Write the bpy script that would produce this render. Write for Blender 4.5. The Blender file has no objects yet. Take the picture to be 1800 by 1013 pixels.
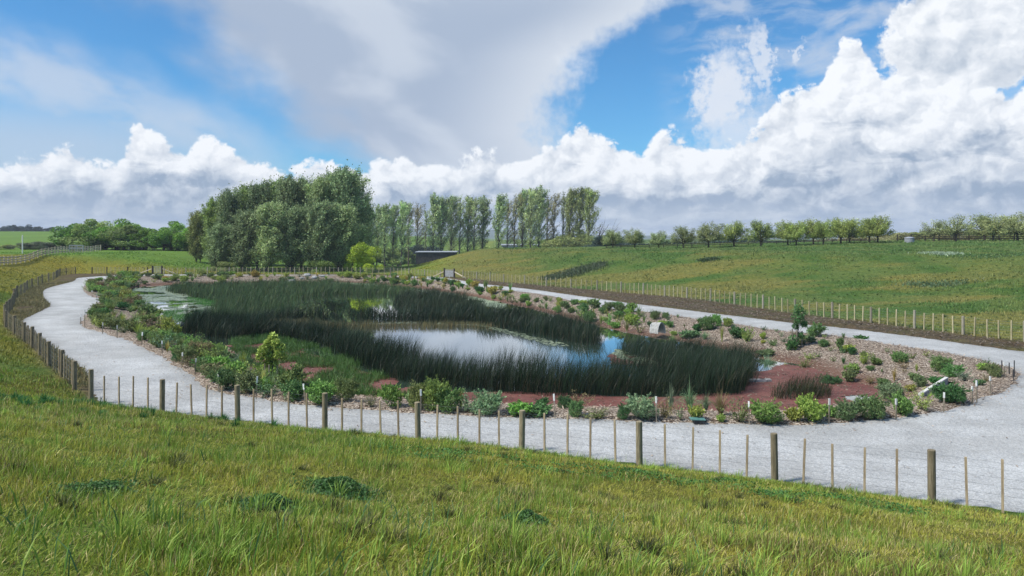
import bpy, math, random
import numpy as np
from math import radians, pi

# ------------------------------------------------------------------ camera
F = 1300.0; HV = 420.0; CX = 900.0; CZ = 5.9      # focal length in photo pixels, horizon row, centre column, eye height
scene = bpy.context.scene
cam_d = bpy.data.cameras.new('camera'); cam = bpy.data.objects.new('camera', cam_d)
scene.collection.objects.link(cam); scene.camera = cam
cam.location = (0, 0, CZ); cam.rotation_euler = (radians(90), 0, 0)
cam_d.sensor_width = 36; cam_d.lens = 36 * F / 1800
cam_d.shift_y = -(506.5 - HV) / 1800
cam_d.clip_start = 0.1; cam_d.clip_end = 20000

# ------------------------------------------------------------------ light
SUN_AZ = -112.0; SUN_EL = 50.0       # degrees, azimuth from the viewing direction, left negative
sun_d = bpy.data.lights.new('sun', 'SUN'); sun_d.energy = 4.4; sun_d.angle = radians(9)
sun_d.color = (1.0, 0.95, 0.87)
sun = bpy.data.objects.new('sun', sun_d); scene.collection.objects.link(sun)
sun.rotation_euler = (radians(90 - SUN_EL), 0, radians(-SUN_AZ) + pi)
sun.location = (0, 0, 60)
vs = scene.view_settings
vs.view_transform = 'Standard'; vs.look = 'None'; vs.gamma = 1; vs.exposure = 0.25

# ------------------------------------------------------------------ node expressions
class E:
    tree = None; dim = '3D'
    def __init__(s, sock): s.s = sock
    @staticmethod
    def put(node, i, v):
        if isinstance(v, E): E.tree.links.new(v.s, node.inputs[i])
        elif v is not None: node.inputs[i].default_value = v
    @staticmethod
    def m(op, *a, clamp=False):
        n = E.tree.nodes.new('ShaderNodeMath'); n.operation = op; n.use_clamp = clamp
        for i, v in enumerate(a): E.put(n, i, v)
        return E(n.outputs[0])
    def __add__(a, b): return E.m('ADD', a, b)
    __radd__ = __add__
    def __sub__(a, b): return E.m('SUBTRACT', a, b)
    def __rsub__(a, b): return E.m('SUBTRACT', b, a)
    def __mul__(a, b): return E.m('MULTIPLY', a, b)
    __rmul__ = __mul__
    def __truediv__(a, b): return E.m('DIVIDE', a, b)
def emax(a, b): return E.m('MAXIMUM', a, b)
def emin(a, b): return E.m('MINIMUM', a, b)
def clamp01(a): return E.m('ADD', a, 0.0, clamp=True)
def ss(x, a, b, lo=0.0, hi=1.0):
    n = E.tree.nodes.new('ShaderNodeMapRange'); n.interpolation_type = 'SMOOTHSTEP'
    for i, v in enumerate((x, a, b, lo, hi)): E.put(n, i, v)
    return E(n.outputs[0])
def vec(x, y, z=0.0):
    n = E.tree.nodes.new('ShaderNodeCombineXYZ')
    for i, v in enumerate((x, y, z)): E.put(n, i, v)
    return E(n.outputs[0])
def sep(v):
    n = E.tree.nodes.new('ShaderNodeSeparateXYZ'); E.put(n, 0, v)
    return [E(o) for o in n.outputs]
def vop(op, a, b=None, scale=None):
    n = E.tree.nodes.new('ShaderNodeVectorMath'); n.operation = op
    E.put(n, 0, a); 
    if b is not None: E.put(n, 1, b)
    if scale is not None: E.put(n, 3, scale)
    return E(n.outputs[0])
def noise(v, scale, detail=4, rough=0.5, dist=0.0, color=False):
    n = E.tree.nodes.new('ShaderNodeTexNoise'); n.noise_dimensions = E.dim
    E.put(n, 'Vector', v); E.put(n, 'Scale', scale); E.put(n, 'Detail', detail)
    E.put(n, 'Roughness', rough); E.put(n, 'Distortion', dist)
    return E(n.outputs['Color' if color else 'Fac'])
def voro(v, scale, detail=0, rough=0.5, feature='F1', out='Distance', smooth=0.6, rnd=1.0):
    n = E.tree.nodes.new('ShaderNodeTexVoronoi'); n.voronoi_dimensions = E.dim; n.feature = feature
    E.put(n, 'Vector', v); E.put(n, 'Scale', scale)
    if 'Detail' in n.inputs: E.put(n, 'Detail', detail); E.put(n, 'Roughness', rough)
    if feature == 'SMOOTH_F1': E.put(n, 'Smoothness', smooth)
    E.put(n, 'Randomness', rnd)
    return E(n.outputs[out])
def mixc(f, a, b, mode='MIX'):
    n = E.tree.nodes.new('ShaderNodeMix'); n.data_type = 'RGBA'; n.blend_type = mode
    E.put(n, 0, f)
    for i, v in ((6, a), (7, b)):
        if isinstance(v, E): E.tree.links.new(v.s, n.inputs[i])
        else: n.inputs[i].default_value = tuple(v)[:3] + (1,)
    return E(n.outputs[2])
def curve(x, pts, x0, x1, y0, y1):
    n = E.tree.nodes.new('ShaderNodeFloatCurve'); c = n.mapping.curves[0]
    P = [((a - x0) / (x1 - x0), (b - y0) / (y1 - y0)) for a, b in pts]
    while len(c.points) < len(P): c.points.new(0.5, 0.5)
    for p, q in zip(c.points, P): p.location = q; p.handle_type = 'VECTOR'
    n.mapping.use_clip = False; n.mapping.update()
    E.put(n, 0, 1.0); E.put(n, 1, (x - x0) * (1.0 / (x1 - x0)))
    return E(n.outputs[0]) * (y1 - y0) + y0
def azel(u, v):
    return (math.degrees(math.atan((u - CX) / F)), math.degrees(math.atan((HV - v) / math.hypot(F, u - CX))))

# ------------------------------------------------------------------ sky: physical blue behind broken cloud
world = bpy.data.worlds.new('World'); scene.world = world; world.use_nodes = True
wt = world.node_tree; wt.nodes.clear(); E.tree = wt; E.dim = '2D'
tc = wt.nodes.new('ShaderNodeTexCoord')
D = vop('NORMALIZE', E(tc.outputs['Generated'])); dx, dy, dz = sep(D)
az = E.m('ARCTAN2', dx, dy) * (180 / pi); el = E.m('ARCSINE', dz) * (180 / pi)
sky = wt.nodes.new('ShaderNodeTexSky'); sky.sky_type = 'NISHITA'; sky.sun_disc = False
sky.sun_elevation = radians(SUN_EL); sky.sun_rotation = radians(SUN_AZ)
sky.altitude = 200; sky.air_density = 1.0; sky.dust_density = 0.6; sky.ozone_density = 2.5
bg_sky = wt.nodes.new('ShaderNodeBackground'); bg_sky.inputs[1].default_value = 0.082
skyc = mixc(1.0, E(sky.outputs[0]), (0.52, 1.13, 1.50), 'MULTIPLY'); wt.links.new(skyc.s, bg_sky.inputs[0])
P = vec(az, el)
Wn = noise(P, 0.22, 3, 0.5, color=True)
wx, wy, wz = sep(Wn)
# slow big warp and finer warp (degrees)
azw = az + (wx - 0.5) * 7.0; elw = el + (wy - 0.5) * 4.0
Wf = noise(P, 1.1, 5, 0.62, color=True); fx, fy, fz = sep(Wf)
# --- A: the great grey-lilac sheet over the middle of the view
L_pts = [(-2, -2)] ; 
def pe(lst): # boundary azimuth as a function of elevation
    q = [azel(u, v) for u, v in lst]; return sorted([(e, a) for a, e in q])
Lp = [(-5, -6.)] + pe([(700, 330), (590, 285), (500, 230), (400, 130), (330, 60), (250, 0)]) + [(30, -42.), (60, -60.), (95, -80.)]
Rp = [(-5, 2.)] + pe([(960, 330), (1000, 280), (985, 232), (1010, 170), (1050, 95), (1120, 50), (1200, 5)]) + [(28, 26.), (60, 60.), (95, 90.)]
Lb = curve(el, Lp, -5, 95, -90, 90); Rb = curve(el, Rp, -5, 95, -90, 90)
stre = noise(vec(az * 0.3 + el * 0.35, el * 0.4 - az * 0.12), 0.7, 4, 0.5)
aL = ss(az + (stre - 0.5) * 9.0 + (wx - 0.5) * 5 - Lb, -3.5, 7.0)
aR = ss(Rb + (fx - 0.5) * 2.6 + (wy - 0.5) * 3.5 + (stre - 0.5) * 3.0 - az, -1.0, 3.2)
mA = aL * aR
shade = noise(vec(az * 0.8 + el * 0.4, el * 1.3), 0.12, 4, 0.5, 0.2)
edgeW = ss(Rb - az, 12.0, 0.0)
tA = clamp01(edgeW * 0.75 + ss(shade, 0.42, 0.66) * 0.42 + ss(el, 16, 22) * 0.3)
cA = mixc(tA, (0.35, 0.425, 0.55), (0.68, 0.725, 0.785))
# --- B: soft band on the left, veil low on the left, mackerel wisps on the right
b_c = az * -0.36 + 0.0
bandd = el - (az * -0.33 - 1.0 + (wy - 0.5) * 3.0) + (wx - 0.5) * 2
mB = ss(bandd, -3.2, 0.0) * ss(bandd, 5.2, 0.6) * ss(az, -13, -24) * ss(stre, 0.10, 0.62) * 0.68
veil = ss(el, 10.5, 6.0) * ss(az + (wx - 0.5) * 8, -16, -31) * 0.75
wis = noise(vec(az * 0.35 + (wx - 0.5) * 1.5, el * 0.9 + (wy - 0.5) * 1.2), 0.55, 6, 0.55, 0.1)
mW = ss(wis, 0.40, 0.72) * ss(az, 10, 16) * ss(el, 5.0, 12.0) * ss(el, 26, 17) * 0.6
# small ragged towers left of the right-hand bank
def blob(u, v, ru, rv, soft=0.5, amp=0.9, tilt=0.0):
    a0, e0 = azel(u, v); ra = ru * 57.3 / F; re = rv * 57.3 / F
    da = (az - a0 + (fx - 0.5) * 5.5 * amp); de = (el - e0 + (fy - 0.5) * 4.0 * amp)
    da2 = da - de * tilt
    r = E.m('SQRT', (da2 / ra) * (da2 / ra) + (de / re) * (de / re))
    return ss(r, 1.0 + soft * 0.5, 1.0 - soft)
mT = emax(blob(1268, 165, 48, 82, 0.55, 0.8, 0.1) * 0.9, blob(1338, 105, 20, 62, 0.6, 0.7, -0.2) * 0.75)
mT = emax(mT, blob(1290, 235, 62, 50, 0.7, 0.8) * 0.7)
mT = emax(mT, blob(1402, 92, 9, 18, 0.6, 0.5, 0.3) * 0.7)
# --- C: cumulus banks with a traced top line
def billow(dx_, dy_):
    wv = vec(az + dx_ + (fx - 0.5) * 0.9 + (wx - .5) * 2, el * 1.12 + dy_ + (fy - 0.5) * 0.9)
    a = voro(wv, 0.24, 0, 0.5, 'SMOOTH_F1', smooth=0.4)
    b = voro(wv, 0.62, 0, 0.5, 'SMOOTH_F1', smooth=0.25)
    c = voro(wv, 1.7, 1.0, 0.5, 'F1')
    return (1.0 - a) * 0.52 + (1.0 - b) * 0.34 + (1.0 - c) * 0.14
bl0 = billow(0.0, 0.0); bl1 = billow(-0.55, 0.75)
top_px = [(-900, 300), (-500, 240), (-200, 290), (0, 290), (60, 285), (100, 265), (150, 262), (185, 290), (207, 280), (222, 224), (245, 222), (265, 246),
          (300, 253), (330, 268), (350, 240), (372, 236), (400, 255), (440, 285), (455, 284), (480, 285), (530, 306), (545, 284), (572, 288), (600, 305), (622, 292), (650, 305),
          (690, 270), (740, 280), (800, 288), (850, 272), (878, 270), (905, 290), (950, 268), (985, 245), (1005, 226), (1030, 222), (1060, 238), (1100, 254), (1122, 268), (1150, 240),
          (1172, 230), (1200, 248), (1230, 266), (1325, 246), (1348, 185), (1395, 175), (1412, 140), (1448, 135), (1455, 90), (1490, 82), (1532, 88), (1545, 145), (1590, 126),
          (1650, 150), (1800, 140), (2000, 120), (2500, 210), (3400, 170)]
tp = sorted([azel(u, v) for u, v in top_px]); tp = [(-180, 4.5)] + [(-100, 9.)] + tp + [(120, 8.), (180, 4.5)]
topc = curve(az, tp, -180, 180, 0, 30)
hC = topc + (bl0 - 0.52) * 3.0 + (fy - 0.5) * 0.7 - el
mC = ss(hC, -0.12, 0.42)
mU = blob(1700, 65, 118, 92, 0.10, 0.45)                      # the tall tower at the right edge
relief = (bl0 - bl1) * 3.4
depth = clamp01((topc - el) / emax(topc, 2.0))
greyn = noise(vec(az * 0.55, el * 1.3), 0.42, 6, 0.58, 0.4)
leftg = ss(az, -12, -28)
dk = clamp01(ss(depth, 0.18, 0.75) * 0.72 + ss(greyn, 0.45, 0.68) * ss(depth, 0.08, 0.4) * 0.55 + leftg * ss(depth, 0.15, 0.5) * 0.5 + ss(az, 6, -2) * ss(az, -14, -6) * 0.3 * ss(depth, 0.1, 0.4))
lum = clamp01(0.93 + relief * 0.38 - dk * 0.84)
cC = mixc(lum, (0.27, 0.35, 0.47), (0.83, 0.855, 0.89))
lumU = clamp01(0.84 + relief * 0.35 - ss(greyn, 0.40, 0.7) * 0.25)
cU = mixc(lumU, (0.30, 0.38, 0.49), (0.82, 0.845, 0.88))
# --- D: flat-based streets of cloud and pale haze towards the horizon
strat = noise(vec(az * 0.22 + (wx - .5), el * 0.9 + (fy - .5) * .35), 1.0, 6, 0.62)
mD = ss(el + (strat - 0.5) * 3.2 + (wx - 0.5) * 2.5, 3.3, 0.6)
cD = mixc(ss(strat, 0.36, 0.66), (0.31, 0.39, 0.52), (0.60, 0.655, 0.72))
cD = mixc(ss(el, 0.9, -0.6), cD, (0.52, 0.60, 0.70))
cl = mixc(mB, (0.56, 0.61, 0.69), (0.56, 0.61, 0.69))
col = mixc(ss(veil, 0.0, 0.8), cl, (0.46, 0.54, 0.66))
alpha = emax(emax(mB, veil), mW)
def over(mask, c, col, alpha):
    na = mask + alpha * (1.0 - mask)
    f = mask / emax(na, 0.001)
    return mixc(clamp01(f), col, c), na
col, alpha = over(mA, cA, col, alpha)
col, alpha = over(mT, (0.68, 0.72, 0.79), col, alpha)
col, alpha = over(mU, cU, col, alpha)
col, alpha = over(mC, cC, col, alpha)
col, alpha = over(mD, cD, col, alpha)
bg_cl = wt.nodes.new('ShaderNodeBackground'); bg_cl.inputs[1].default_value = 1.0
wt.links.new(col.s, bg_cl.inputs[0])
mx = wt.nodes.new('ShaderNodeMixShader'); wt.links.new(clamp01(alpha).s, mx.inputs[0])
wt.links.new(bg_sky.outputs[0], mx.inputs[1]); wt.links.new(bg_cl.outputs[0], mx.inputs[2])
wo = wt.nodes.new('ShaderNodeOutputWorld'); wt.links.new(mx.outputs[0], wo.inputs[0])
world.cycles.sampling_method = 'MANUAL'; world.cycles.sample_map_resolution = 512

E.dim = '3D'
# ------------------------------------------------------------------ helpers
COL = scene.collection
rng = np.random.default_rng(7)
def tag(o, label=None, cat=None, group=None, kind=None):
    if label: o['label'] = label
    if cat: o['category'] = cat
    if group: o['group'] = group
    if kind: o['kind'] = kind
    return o
def mesh(name, V, quads=None, tris=None, mats=None, col=None, smooth=False, midx=None):
    me = bpy.data.meshes.new(name); V = np.asarray(V, np.float32).reshape(-1, 3)
    q = np.asarray(quads if quads is not None else [], np.int32).reshape(-1, 4)
    t = np.asarray(tris if tris is not None else [], np.int32).reshape(-1, 3)
    me.vertices.add(len(V)); me.vertices.foreach_set('co', V.ravel())
    loops = np.concatenate([q.ravel(), t.ravel()]); me.loops.add(len(loops)); me.loops.foreach_set('vertex_index', loops)
    n = len(q) + len(t); me.polygons.add(n)
    start = np.concatenate([np.arange(len(q)) * 4, len(q) * 4 + np.arange(len(t)) * 3]).astype(np.int32)
    tot = np.concatenate([np.full(len(q), 4), np.full(len(t), 3)]).astype(np.int32)
    me.polygons.foreach_set('loop_start', start); me.polygons.foreach_set('loop_total', tot)
    if midx is not None: me.polygons.foreach_set('material_index', np.asarray(midx, np.int32))
    me.polygons.foreach_set('use_smooth', np.full(n, smooth))
    for m in (mats if isinstance(mats, (list, tuple)) else [mats]):
        if m: me.materials.append(m)
    if col is not None:
        a = me.color_attributes.new('col', 'FLOAT_COLOR', 'POINT')
        c = np.ones((len(V), 4), np.float32); c[:, :3] = col; a.data.foreach_set('color', c.ravel())
    me.update(calc_edges=True)
    return me
def link(name, me, parent=None, loc=(0, 0, 0), rz=0.0, sc=1.0, color=None, rx=0.0, ry=0.0):
    o = bpy.data.objects.new(name, me); COL.objects.link(o); o.location = loc; o.rotation_euler = (rx, ry, rz)
    o.scale = (sc, sc, sc) if np.isscalar(sc) else sc
    if parent is not None: o.parent = parent
    if color is not None: o.color = tuple(color)[:3] + (1,)
    return o
class MB:
    """gathers boxes, tubes and prisms into one mesh"""
    def __init__(s): s.V = []; s.Q = []; s.T = []; s.n = 0
    def add(s, V, Q=(), T=()):
        V = np.asarray(V, float).reshape(-1, 3); s.V.append(V)
        for q in Q: s.Q.append([i + s.n for i in q])
        for t in T: s.T.append([i + s.n for i in t])
        s.n += len(V)
    def box(s, c, d, rz=0.0, tilt=None):
        x, y, z = np.array(d) / 2.0
        V = np.array([[i, j, k] for i in (-x, x) for j in (-y, y) for k in (-z, z)])
        if tilt is not None: V = V @ np.array(tilt).T
        cz_, sz_ = math.cos(rz), math.sin(rz)
        V = V @ np.array([[cz_, sz_, 0], [-sz_, cz_, 0], [0, 0, 1]]) + np.array(c)
        s.add(V, [(0, 1, 3, 2), (4, 6, 7, 5), (0, 4, 5, 1), (2, 3, 7, 6), (0, 2, 6, 4), (1, 5, 7, 3)])
    def bar(s, a, b, w, h):
        a, b = np.array(a, float), np.array(b, float); d = b - a; L = np.linalg.norm(d); d /= L
        up = np.array([0, 0, 1.0]) if abs(d[2]) < .95 else np.array([0, 1.0, 0])
        r = np.cross(d, up); r /= np.linalg.norm(r); u = np.cross(r, d)
        V = [p + r * i * w / 2 + u * j * h / 2 for p in (a, b) for i, j in ((-1, -1), (1, -1), (1, 1), (-1, 1))]
        s.add(V, [(0, 1, 2, 3), (7, 6, 5, 4), (0, 4, 5, 1), (1, 5, 6, 2), (2, 6, 7, 3), (3, 7, 4, 0)])
    def tube(s, pts, rad, n=8, cap=True):
        pts = np.asarray(pts, float); m = len(pts); rad = np.broadcast_to(rad, (m,))
        V = []; ref = np.array([0.3, 1.0, 0.2])
        for i in range(m):
            d = pts[min(i + 1, m - 1)] - pts[max(i - 1, 0)]; d = d / (np.linalg.norm(d) + 1e-9)
            a = np.cross(d, ref); a /= np.linalg.norm(a) + 1e-9; b = np.cross(d, a)
            for k in range(n):
                t = 2 * pi * k / n; V.append(pts[i] + (a * math.cos(t) + b * math.sin(t)) * rad[i])
        Q = [(i * n + k, i * n + (k + 1) % n, (i + 1) * n + (k + 1) % n, (i + 1) * n + k) for i in range(m - 1) for k in range(n)]
        T = []
        if cap:
            V += [pts[0], pts[-1]]; c0, c1 = m * n, m * n + 1
            T = [(c0, (k + 1) % n, k) for k in range(n)] + [(c1, (m - 1) * n + k, (m - 1) * n + (k + 1) % n) for k in range(n)]
        s.add(V, Q, T)
    def me(s, name, mats, smooth=False, col=None):
        return mesh(name, np.concatenate(s.V), s.Q, s.T, mats, smooth=smooth, col=col)
def vnoise(x, y, seed=0):
    xi = np.floor(x).astype(np.int64); yi = np.floor(y).astype(np.int64); fx_ = x - xi; fy_ = y - yi
    def h(a, b):
        n = (a * 374761393 + b * 668265263 + seed * 974634777) & 0xffffffff
        n = ((n ^ (n >> 13)) * 1274126177) & 0xffffffff
        return ((n ^ (n >> 16)) & 0xffff) / 65535.0
    u = fx_ * fx_ * (3 - 2 * fx_); v = fy_ * fy_ * (3 - 2 * fy_)
    return (h(xi, yi) * (1 - u) + h(xi + 1, yi) * u) * (1 - v) + (h(xi, yi + 1) * (1 - u) + h(xi + 1, yi + 1) * u) * v
def fbm(x, y, oct=4, seed=0):
    a = 0.5; s_ = 0; t = 0
    for i in range(oct): s_ = s_ + a * vnoise(x * 2 ** i, y * 2 ** i, seed + i * 17); t += a; a *= 0.5
    return s_ / t
def S(x, a, b):
    t = np.clip((x - a) / (b - a), 0, 1); return t * t * (3 - 2 * t)
def unp(u, v, z=0.0):
    Y = (CZ - z) * F / (v - HV); return ((u - CX) / F * Y, Y)
def spline(P, per=6):
    P = np.array(P, float); n = len(P); out = []
    for i in range(n):
        p0, p1, p2, p3 = P[i - 1], P[i], P[(i + 1) % n], P[(i + 2) % n]
        for k in range(per):
            t = k / per
            out.append(0.5 * ((2 * p1) + (-p0 + p2) * t + (2 * p0 - 5 * p1 + 4 * p2 - p3) * t * t + (-p0 + 3 * p1 - 3 * p2 + p3) * t ** 3))
    return np.array(out)
def sdf(poly, x, y):
    """signed distance to a closed polygon, positive outside"""
    x = np.asarray(x, float); y = np.asarray(y, float); best = np.full(x.shape, 1e18); ins = np.zeros(x.shape, bool)
    n = len(poly)
    for i in range(n):
        ax, ay = poly[i]; bx, by = poly[(i + 1) % n]; ex, ey = bx - ax, by - ay
        wx_, wy_ = x - ax, y - ay
        t = np.clip((wx_ * ex + wy_ * ey) / (ex * ex + ey * ey + 1e-12), 0, 1)
        d = (wx_ - ex * t) ** 2 + (wy_ - ey * t) ** 2; best = np.minimum(best, d)
        c = (ay > y) != (by > y)
        if ey != 0: ins ^= c & (x < (bx - ax) * (y - ay) / ey + ax)
    d = np.sqrt(best); return np.where(ins, -d, d)

# ------------------------------------------------------------------ plan of the place (metres; pixel pairs are surveyed onto the flat path)
def px(lst, z=0.0): return [unp(u, v, z) for u, v in lst]
# fence line, from the near right corner towards the left, round the far side and back down the right
front_posts = px([(1638, 893), (1362, 852), (1124, 826), (917, 797), (735, 780), (571, 765), (418, 748), (285, 732), (160, 712)])
ext_right = [(12.1, 14.7), (15.0, 13.3), (18.1, 12.2), (21.3, 11.6)]
left_posts = [(-16.8, 28.4), (-18.8, 30.9), (-20.9, 33.4), (-23.3, 36.5), (-25.3, 39.0), (-27.3, 41.4), (-30.0, 44.6), (-33.0, 48.2), (-35.4, 51.6), (-37.2, 54.4),
              (-38.9, 57.2), (-40.7, 60.2), (-42.6, 63.2), (-44.6, 66.3), (-46.6, 69.2), (-48.4, 72.3), (-50.2, 75.6), (-52.2, 79.2), (-54.4, 83.0), (-56.6, 87.2), (-58.6, 91.4),
              (-60.6, 95.4), (-62.3, 99.4), (-64.0, 103.2), (-66.2, 107.4), (-68.4, 111.2), (-70.3, 115.0), (-71.6, 118.8), (-71.8, 121.6)]
far_posts = [(-69.5, 122.4), (-67.0, 122.3), (-63.5, 122.2), (-60.2, 122.1)]
far_posts2 = [(x, 121.6 - 0.02 * (x + 57)) for x in np.arange(-57.2, -22, 3.6)]
right_posts = [(-19.6, 119.4), (-16.4, 117.6), (-13.6, 115.2), (-10.9, 112.4)]
right_posts2 = [(-7.2, 108.6), (-5.0, 104.8), (-3.0, 101.0), (-1.1, 97.9), (1.6, 94.2), (4.2, 90.5), (6.9, 86.6), (9.5, 82.5), (11.7, 79.4), (13.6, 76.7), (15.4, 74.6), (17.0, 71.9), (18.4, 68.6),
               (19.5, 64.8), (20.7, 61.0), (21.9, 57.2), (23.3, 53.8), (24.7, 50.9), (25.9, 47.6), (27.2, 44.6), (28.7, 41.4), (31.2, 38.4), (34.4, 35.6)]
fence_poly = np.array(ext_right[::-1] + front_posts + left_posts + far_posts + far_posts2 + right_posts + right_posts2 + [(37.6, 31.), (38.6, 24.), (35, 16.), (28, 12.)])
_left_out = px([(180, 705), (157, 655), (134, 637), (104, 615), (73, 593), (42, 568), (58, 556), (78, 546), (91, 538), (84, 529), (78, 521), (80, 510), (100, 503), (131, 495), (140, 489), (187, 485.8), (240, 483.2)])
outer = spline([(30., 13.5), (22., 12.9), (15.2, 14.2), (9.3, 16.7), (3.3, 19.35), (-2.7, 21.75), (-8.6, 23.9), (-13.2, 25.9)] + _left_out + [(-44., 120.6), (-30., 120.4), (-20., 117.6)] +
              px([(755, 487), (790, 490.5), (840, 499), (890, 504.5), (945, 511), (1005, 519.5), (1050, 526), (1100, 533), (1183, 543.5), (1294, 557), (1400, 570), (1489, 579), (1622, 595.5), (1755, 614.5)]) +
              [(26.5, 38.4), (31.5, 33.5), (35.5, 28.), (36., 20.)], 4)
inner_px = [(1000, 738), (1100, 743), (1200, 746), (1300, 748), (1400, 749), (1500, 743), (1600, 734), (1680, 719), (1740, 700), (1778, 684), (1792, 667), (1784, 651), (1711, 631), (1644, 619), (1578, 609.5),
            (1511, 598), (1451, 589), (1372, 583), (1272, 568), (1205, 559), (1139, 550), (1075, 544), (1010, 531), (950, 518), (845, 506), (750, 491.5), (687, 486.3), (640, 485), (500, 485), (400, 485), (300, 485.5),
            (240, 486.5), (186, 492), (160, 499), (145, 507), (155, 520), (177, 527), (168, 536), (153, 549), (142, 573), (170, 583), (211, 595.5), (255, 613), (289, 633), (322, 655), (350, 676), (380, 690), (450, 702), (525, 713), (650, 723), (750, 729), (850, 735), (930, 737)]
inner = spline(px(inner_px), 3)
WZ = -0.7
shore_px = [(620, 694), (700, 700), (780, 705), (860, 708), (950, 713), (1050, 717), (1150, 721), (1250, 726), (1330, 727), (1400, 719), (1470, 712), (1540, 711), (1572, 702), (1560, 688), (1500, 672), (1450, 656), (1400, 640), (1340, 632), (1300, 620), (1200, 600),
            (1130, 590), (1060, 575), (980, 553), (900, 535), (830, 520), (760, 509), (700, 502), (600, 497), (500, 497), (400, 499), (300, 500), (240, 504), (229, 515), (250, 535), (285, 560), (300, 585), (330, 602), (400, 612), (440, 640), (500, 665), (560, 690)]
shore = spline(px(shore_px, WZ), 3)

def ground_z(x, y, sF=None, sO=None):
    x = np.asarray(x, float); y = np.asarray(y, float)
    if sF is None: sF = sdf(fence_poly, x, y)
    if sO is None: sO = sdf(outer, x, y)
    p = np.maximum(sF, 0)
    wN = 1 - S(y, 28, 50); wL = S(-x, 10, 30)
    tap = 1 - S(y, 103, 118) * S(x, -78, -50); tap = tap * (1 - S(y, 150, 200) * S(x, -130, -90) * 0)
    cap = 4.6 - 1.6 * S(y, 40, 80)
    b = cap - np.log1p(np.exp((cap - 0.262 * p) * 2.2)) / 2.2; b = np.maximum(b, 0) * S(p, 0, 1.2)
    hB = np.maximum(wN, wL * tap) * b
    Lr = 75 - 45 * S(y, 45, 105)
    zR = 3.9 * S(p / Lr, 0.0, 1.0) + 1.5 * S(p, 35, 100)
    hR = (1 - wN) * S(x, -24, -3) * zR * (1 - 0.75 * S(y, 165, 260))
    hF = np.clip((y - 128) * 0.042, 0, 2.7) * S(-x, 30, 62)
    far = 8.0 * S(y, 280, 520) * S(-x, 60, 200) + 3.2 * S(y, 300, 600) * (1 - S(-x, 60, 200))
    z = np.maximum(hB, hF) + hR + far - 6.5 * S(y, 150, 235) * S(x, -85, -55) * (1 - 0.55 * S(x, 0, 30)) * (1 - S(y, 330, 520))
    und = (fbm(x * 0.13, y * 0.13, 3, 5) - 0.5) * 0.5 + (fbm(x * 0.6, y * 0.6, 2, 9) - 0.5) * 0.16
    z = z + und * S(p, 0.5, 6) * np.where(y > 115, 0.7, 1.0)
    out = 0.035 + 0.09 * S(sO, 0, 0.6) + z + (fbm(x * 1.3, y * 1.3, 3, 3) - 0.5) * 0.10 * S(sO, 0, .5)
    inn = np.maximum(-3.0, 0.035 + 0.7 * sO)
    return np.where(sO > 0, out, inn)
def bed_z(x, y, sI=None, sW=None):
    x = np.asarray(x, float); y = np.asarray(y, float)
    if sI is None: sI = sdf(inner, x, y)
    if sW is None: sW = sdf(shore, x, y)
    t = np.maximum(-sI, 0); w = np.maximum(sW, 0); t2 = np.maximum(t - 0.7, 0); fr = t2 / (t2 + w + 1e-6)
    z = 0.035 + 0.07 * S(t, 0, 0.25) - (0.105 - WZ) * fr ** 1.25
    z = z + (fbm(x * 1.1, y * 1.1, 3, 21) - 0.5) * 0.22 * S(t, 0, 1) * S(w, 0, 1.2)
    z = np.where(sW < 0, WZ - 0.30 * np.minimum(-sW, 2.5), z)
    return np.where(sI > 0, 0.035 - 0.5 * sI, z)
def on_bed(u, v):
    z = -0.2
    for _ in range(6): X, Y = unp(u, v, z); z = 0.5 * z + 0.5 * float(bed_z(np.array([X]), np.array([Y]))[0])
    return X, Y, float(bed_z(np.array([X]), np.array([Y]))[0])

# ------------------------------------------------------------------ materials
def newmat(name):
    m = bpy.data.materials.new(name); m.use_nodes = True; nt = m.node_tree; nt.nodes.clear(); E.tree = nt
    p = nt.nodes.new('ShaderNodeBsdfPrincipled'); o = nt.nodes.new('ShaderNodeOutputMaterial'); nt.links.new(p.outputs[0], o.inputs[0])
    p.inputs['Specular IOR Level'].default_value = 0.3
    return m, nt, p, o
def setp(p, name, v):
    if isinstance(v, E): E.tree.links.new(v.s, p.inputs[name])
    else: p.inputs[name].default_value = (tuple(v) + (1,)) if isinstance(v, tuple) else v
def attr(name):
    n = E.tree.nodes.new('ShaderNodeAttribute'); n.attribute_name = name; return E(n.outputs['Color'])
def pos():
    n = E.tree.nodes.new('ShaderNodeNewGeometry'); return E(n.outputs['Position'])
def objc():
    n = E.tree.nodes.new('ShaderNodeTexCoord'); return E(n.outputs['Object'])
def bump(h, strength, dist):
    n = E.tree.nodes.new('ShaderNodeBump'); n.inputs['Strength'].default_value = strength; n.inputs['Distance'].default_value = dist
    E.tree.links.new(h.s, n.inputs['Height']); return E(n.outputs[0])
def oinfo(what):
    n = E.tree.nodes.new('ShaderNodeObjectInfo'); return E(n.outputs[what])
def leafmat(name, base=None, trans=0.25, rough=0.6, objcol=True):
    m, nt, p, o = newmat(name)
    c = attr('col') if base is None else base
    if objcol: c = mixc(1.0, c, oinfo('Color'), 'MULTIPLY')
    setp(p, 'Base Color', c); setp(p, 'Roughness', rough)
    t = nt.nodes.new('ShaderNodeBsdfTranslucent'); nt.links.new(c.s, t.inputs[0])
    mx_ = nt.nodes.new('ShaderNodeMixShader'); mx_.inputs[0].default_value = trans
    nt.links.new(p.outputs[0], mx_.inputs[1]); nt.links.new(t.outputs[0], mx_.inputs[2]); nt.links.new(mx_.outputs[0], o.inputs[0])
    return m
M = {}
M['leaf'] = leafmat('leaves')
M['grassblade'] = leafmat('grass_blades', trans=0.3, rough=0.55, objcol=False)
M['reed'] = leafmat('reed_stems', trans=0.08, rough=0.45, objcol=False)
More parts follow.
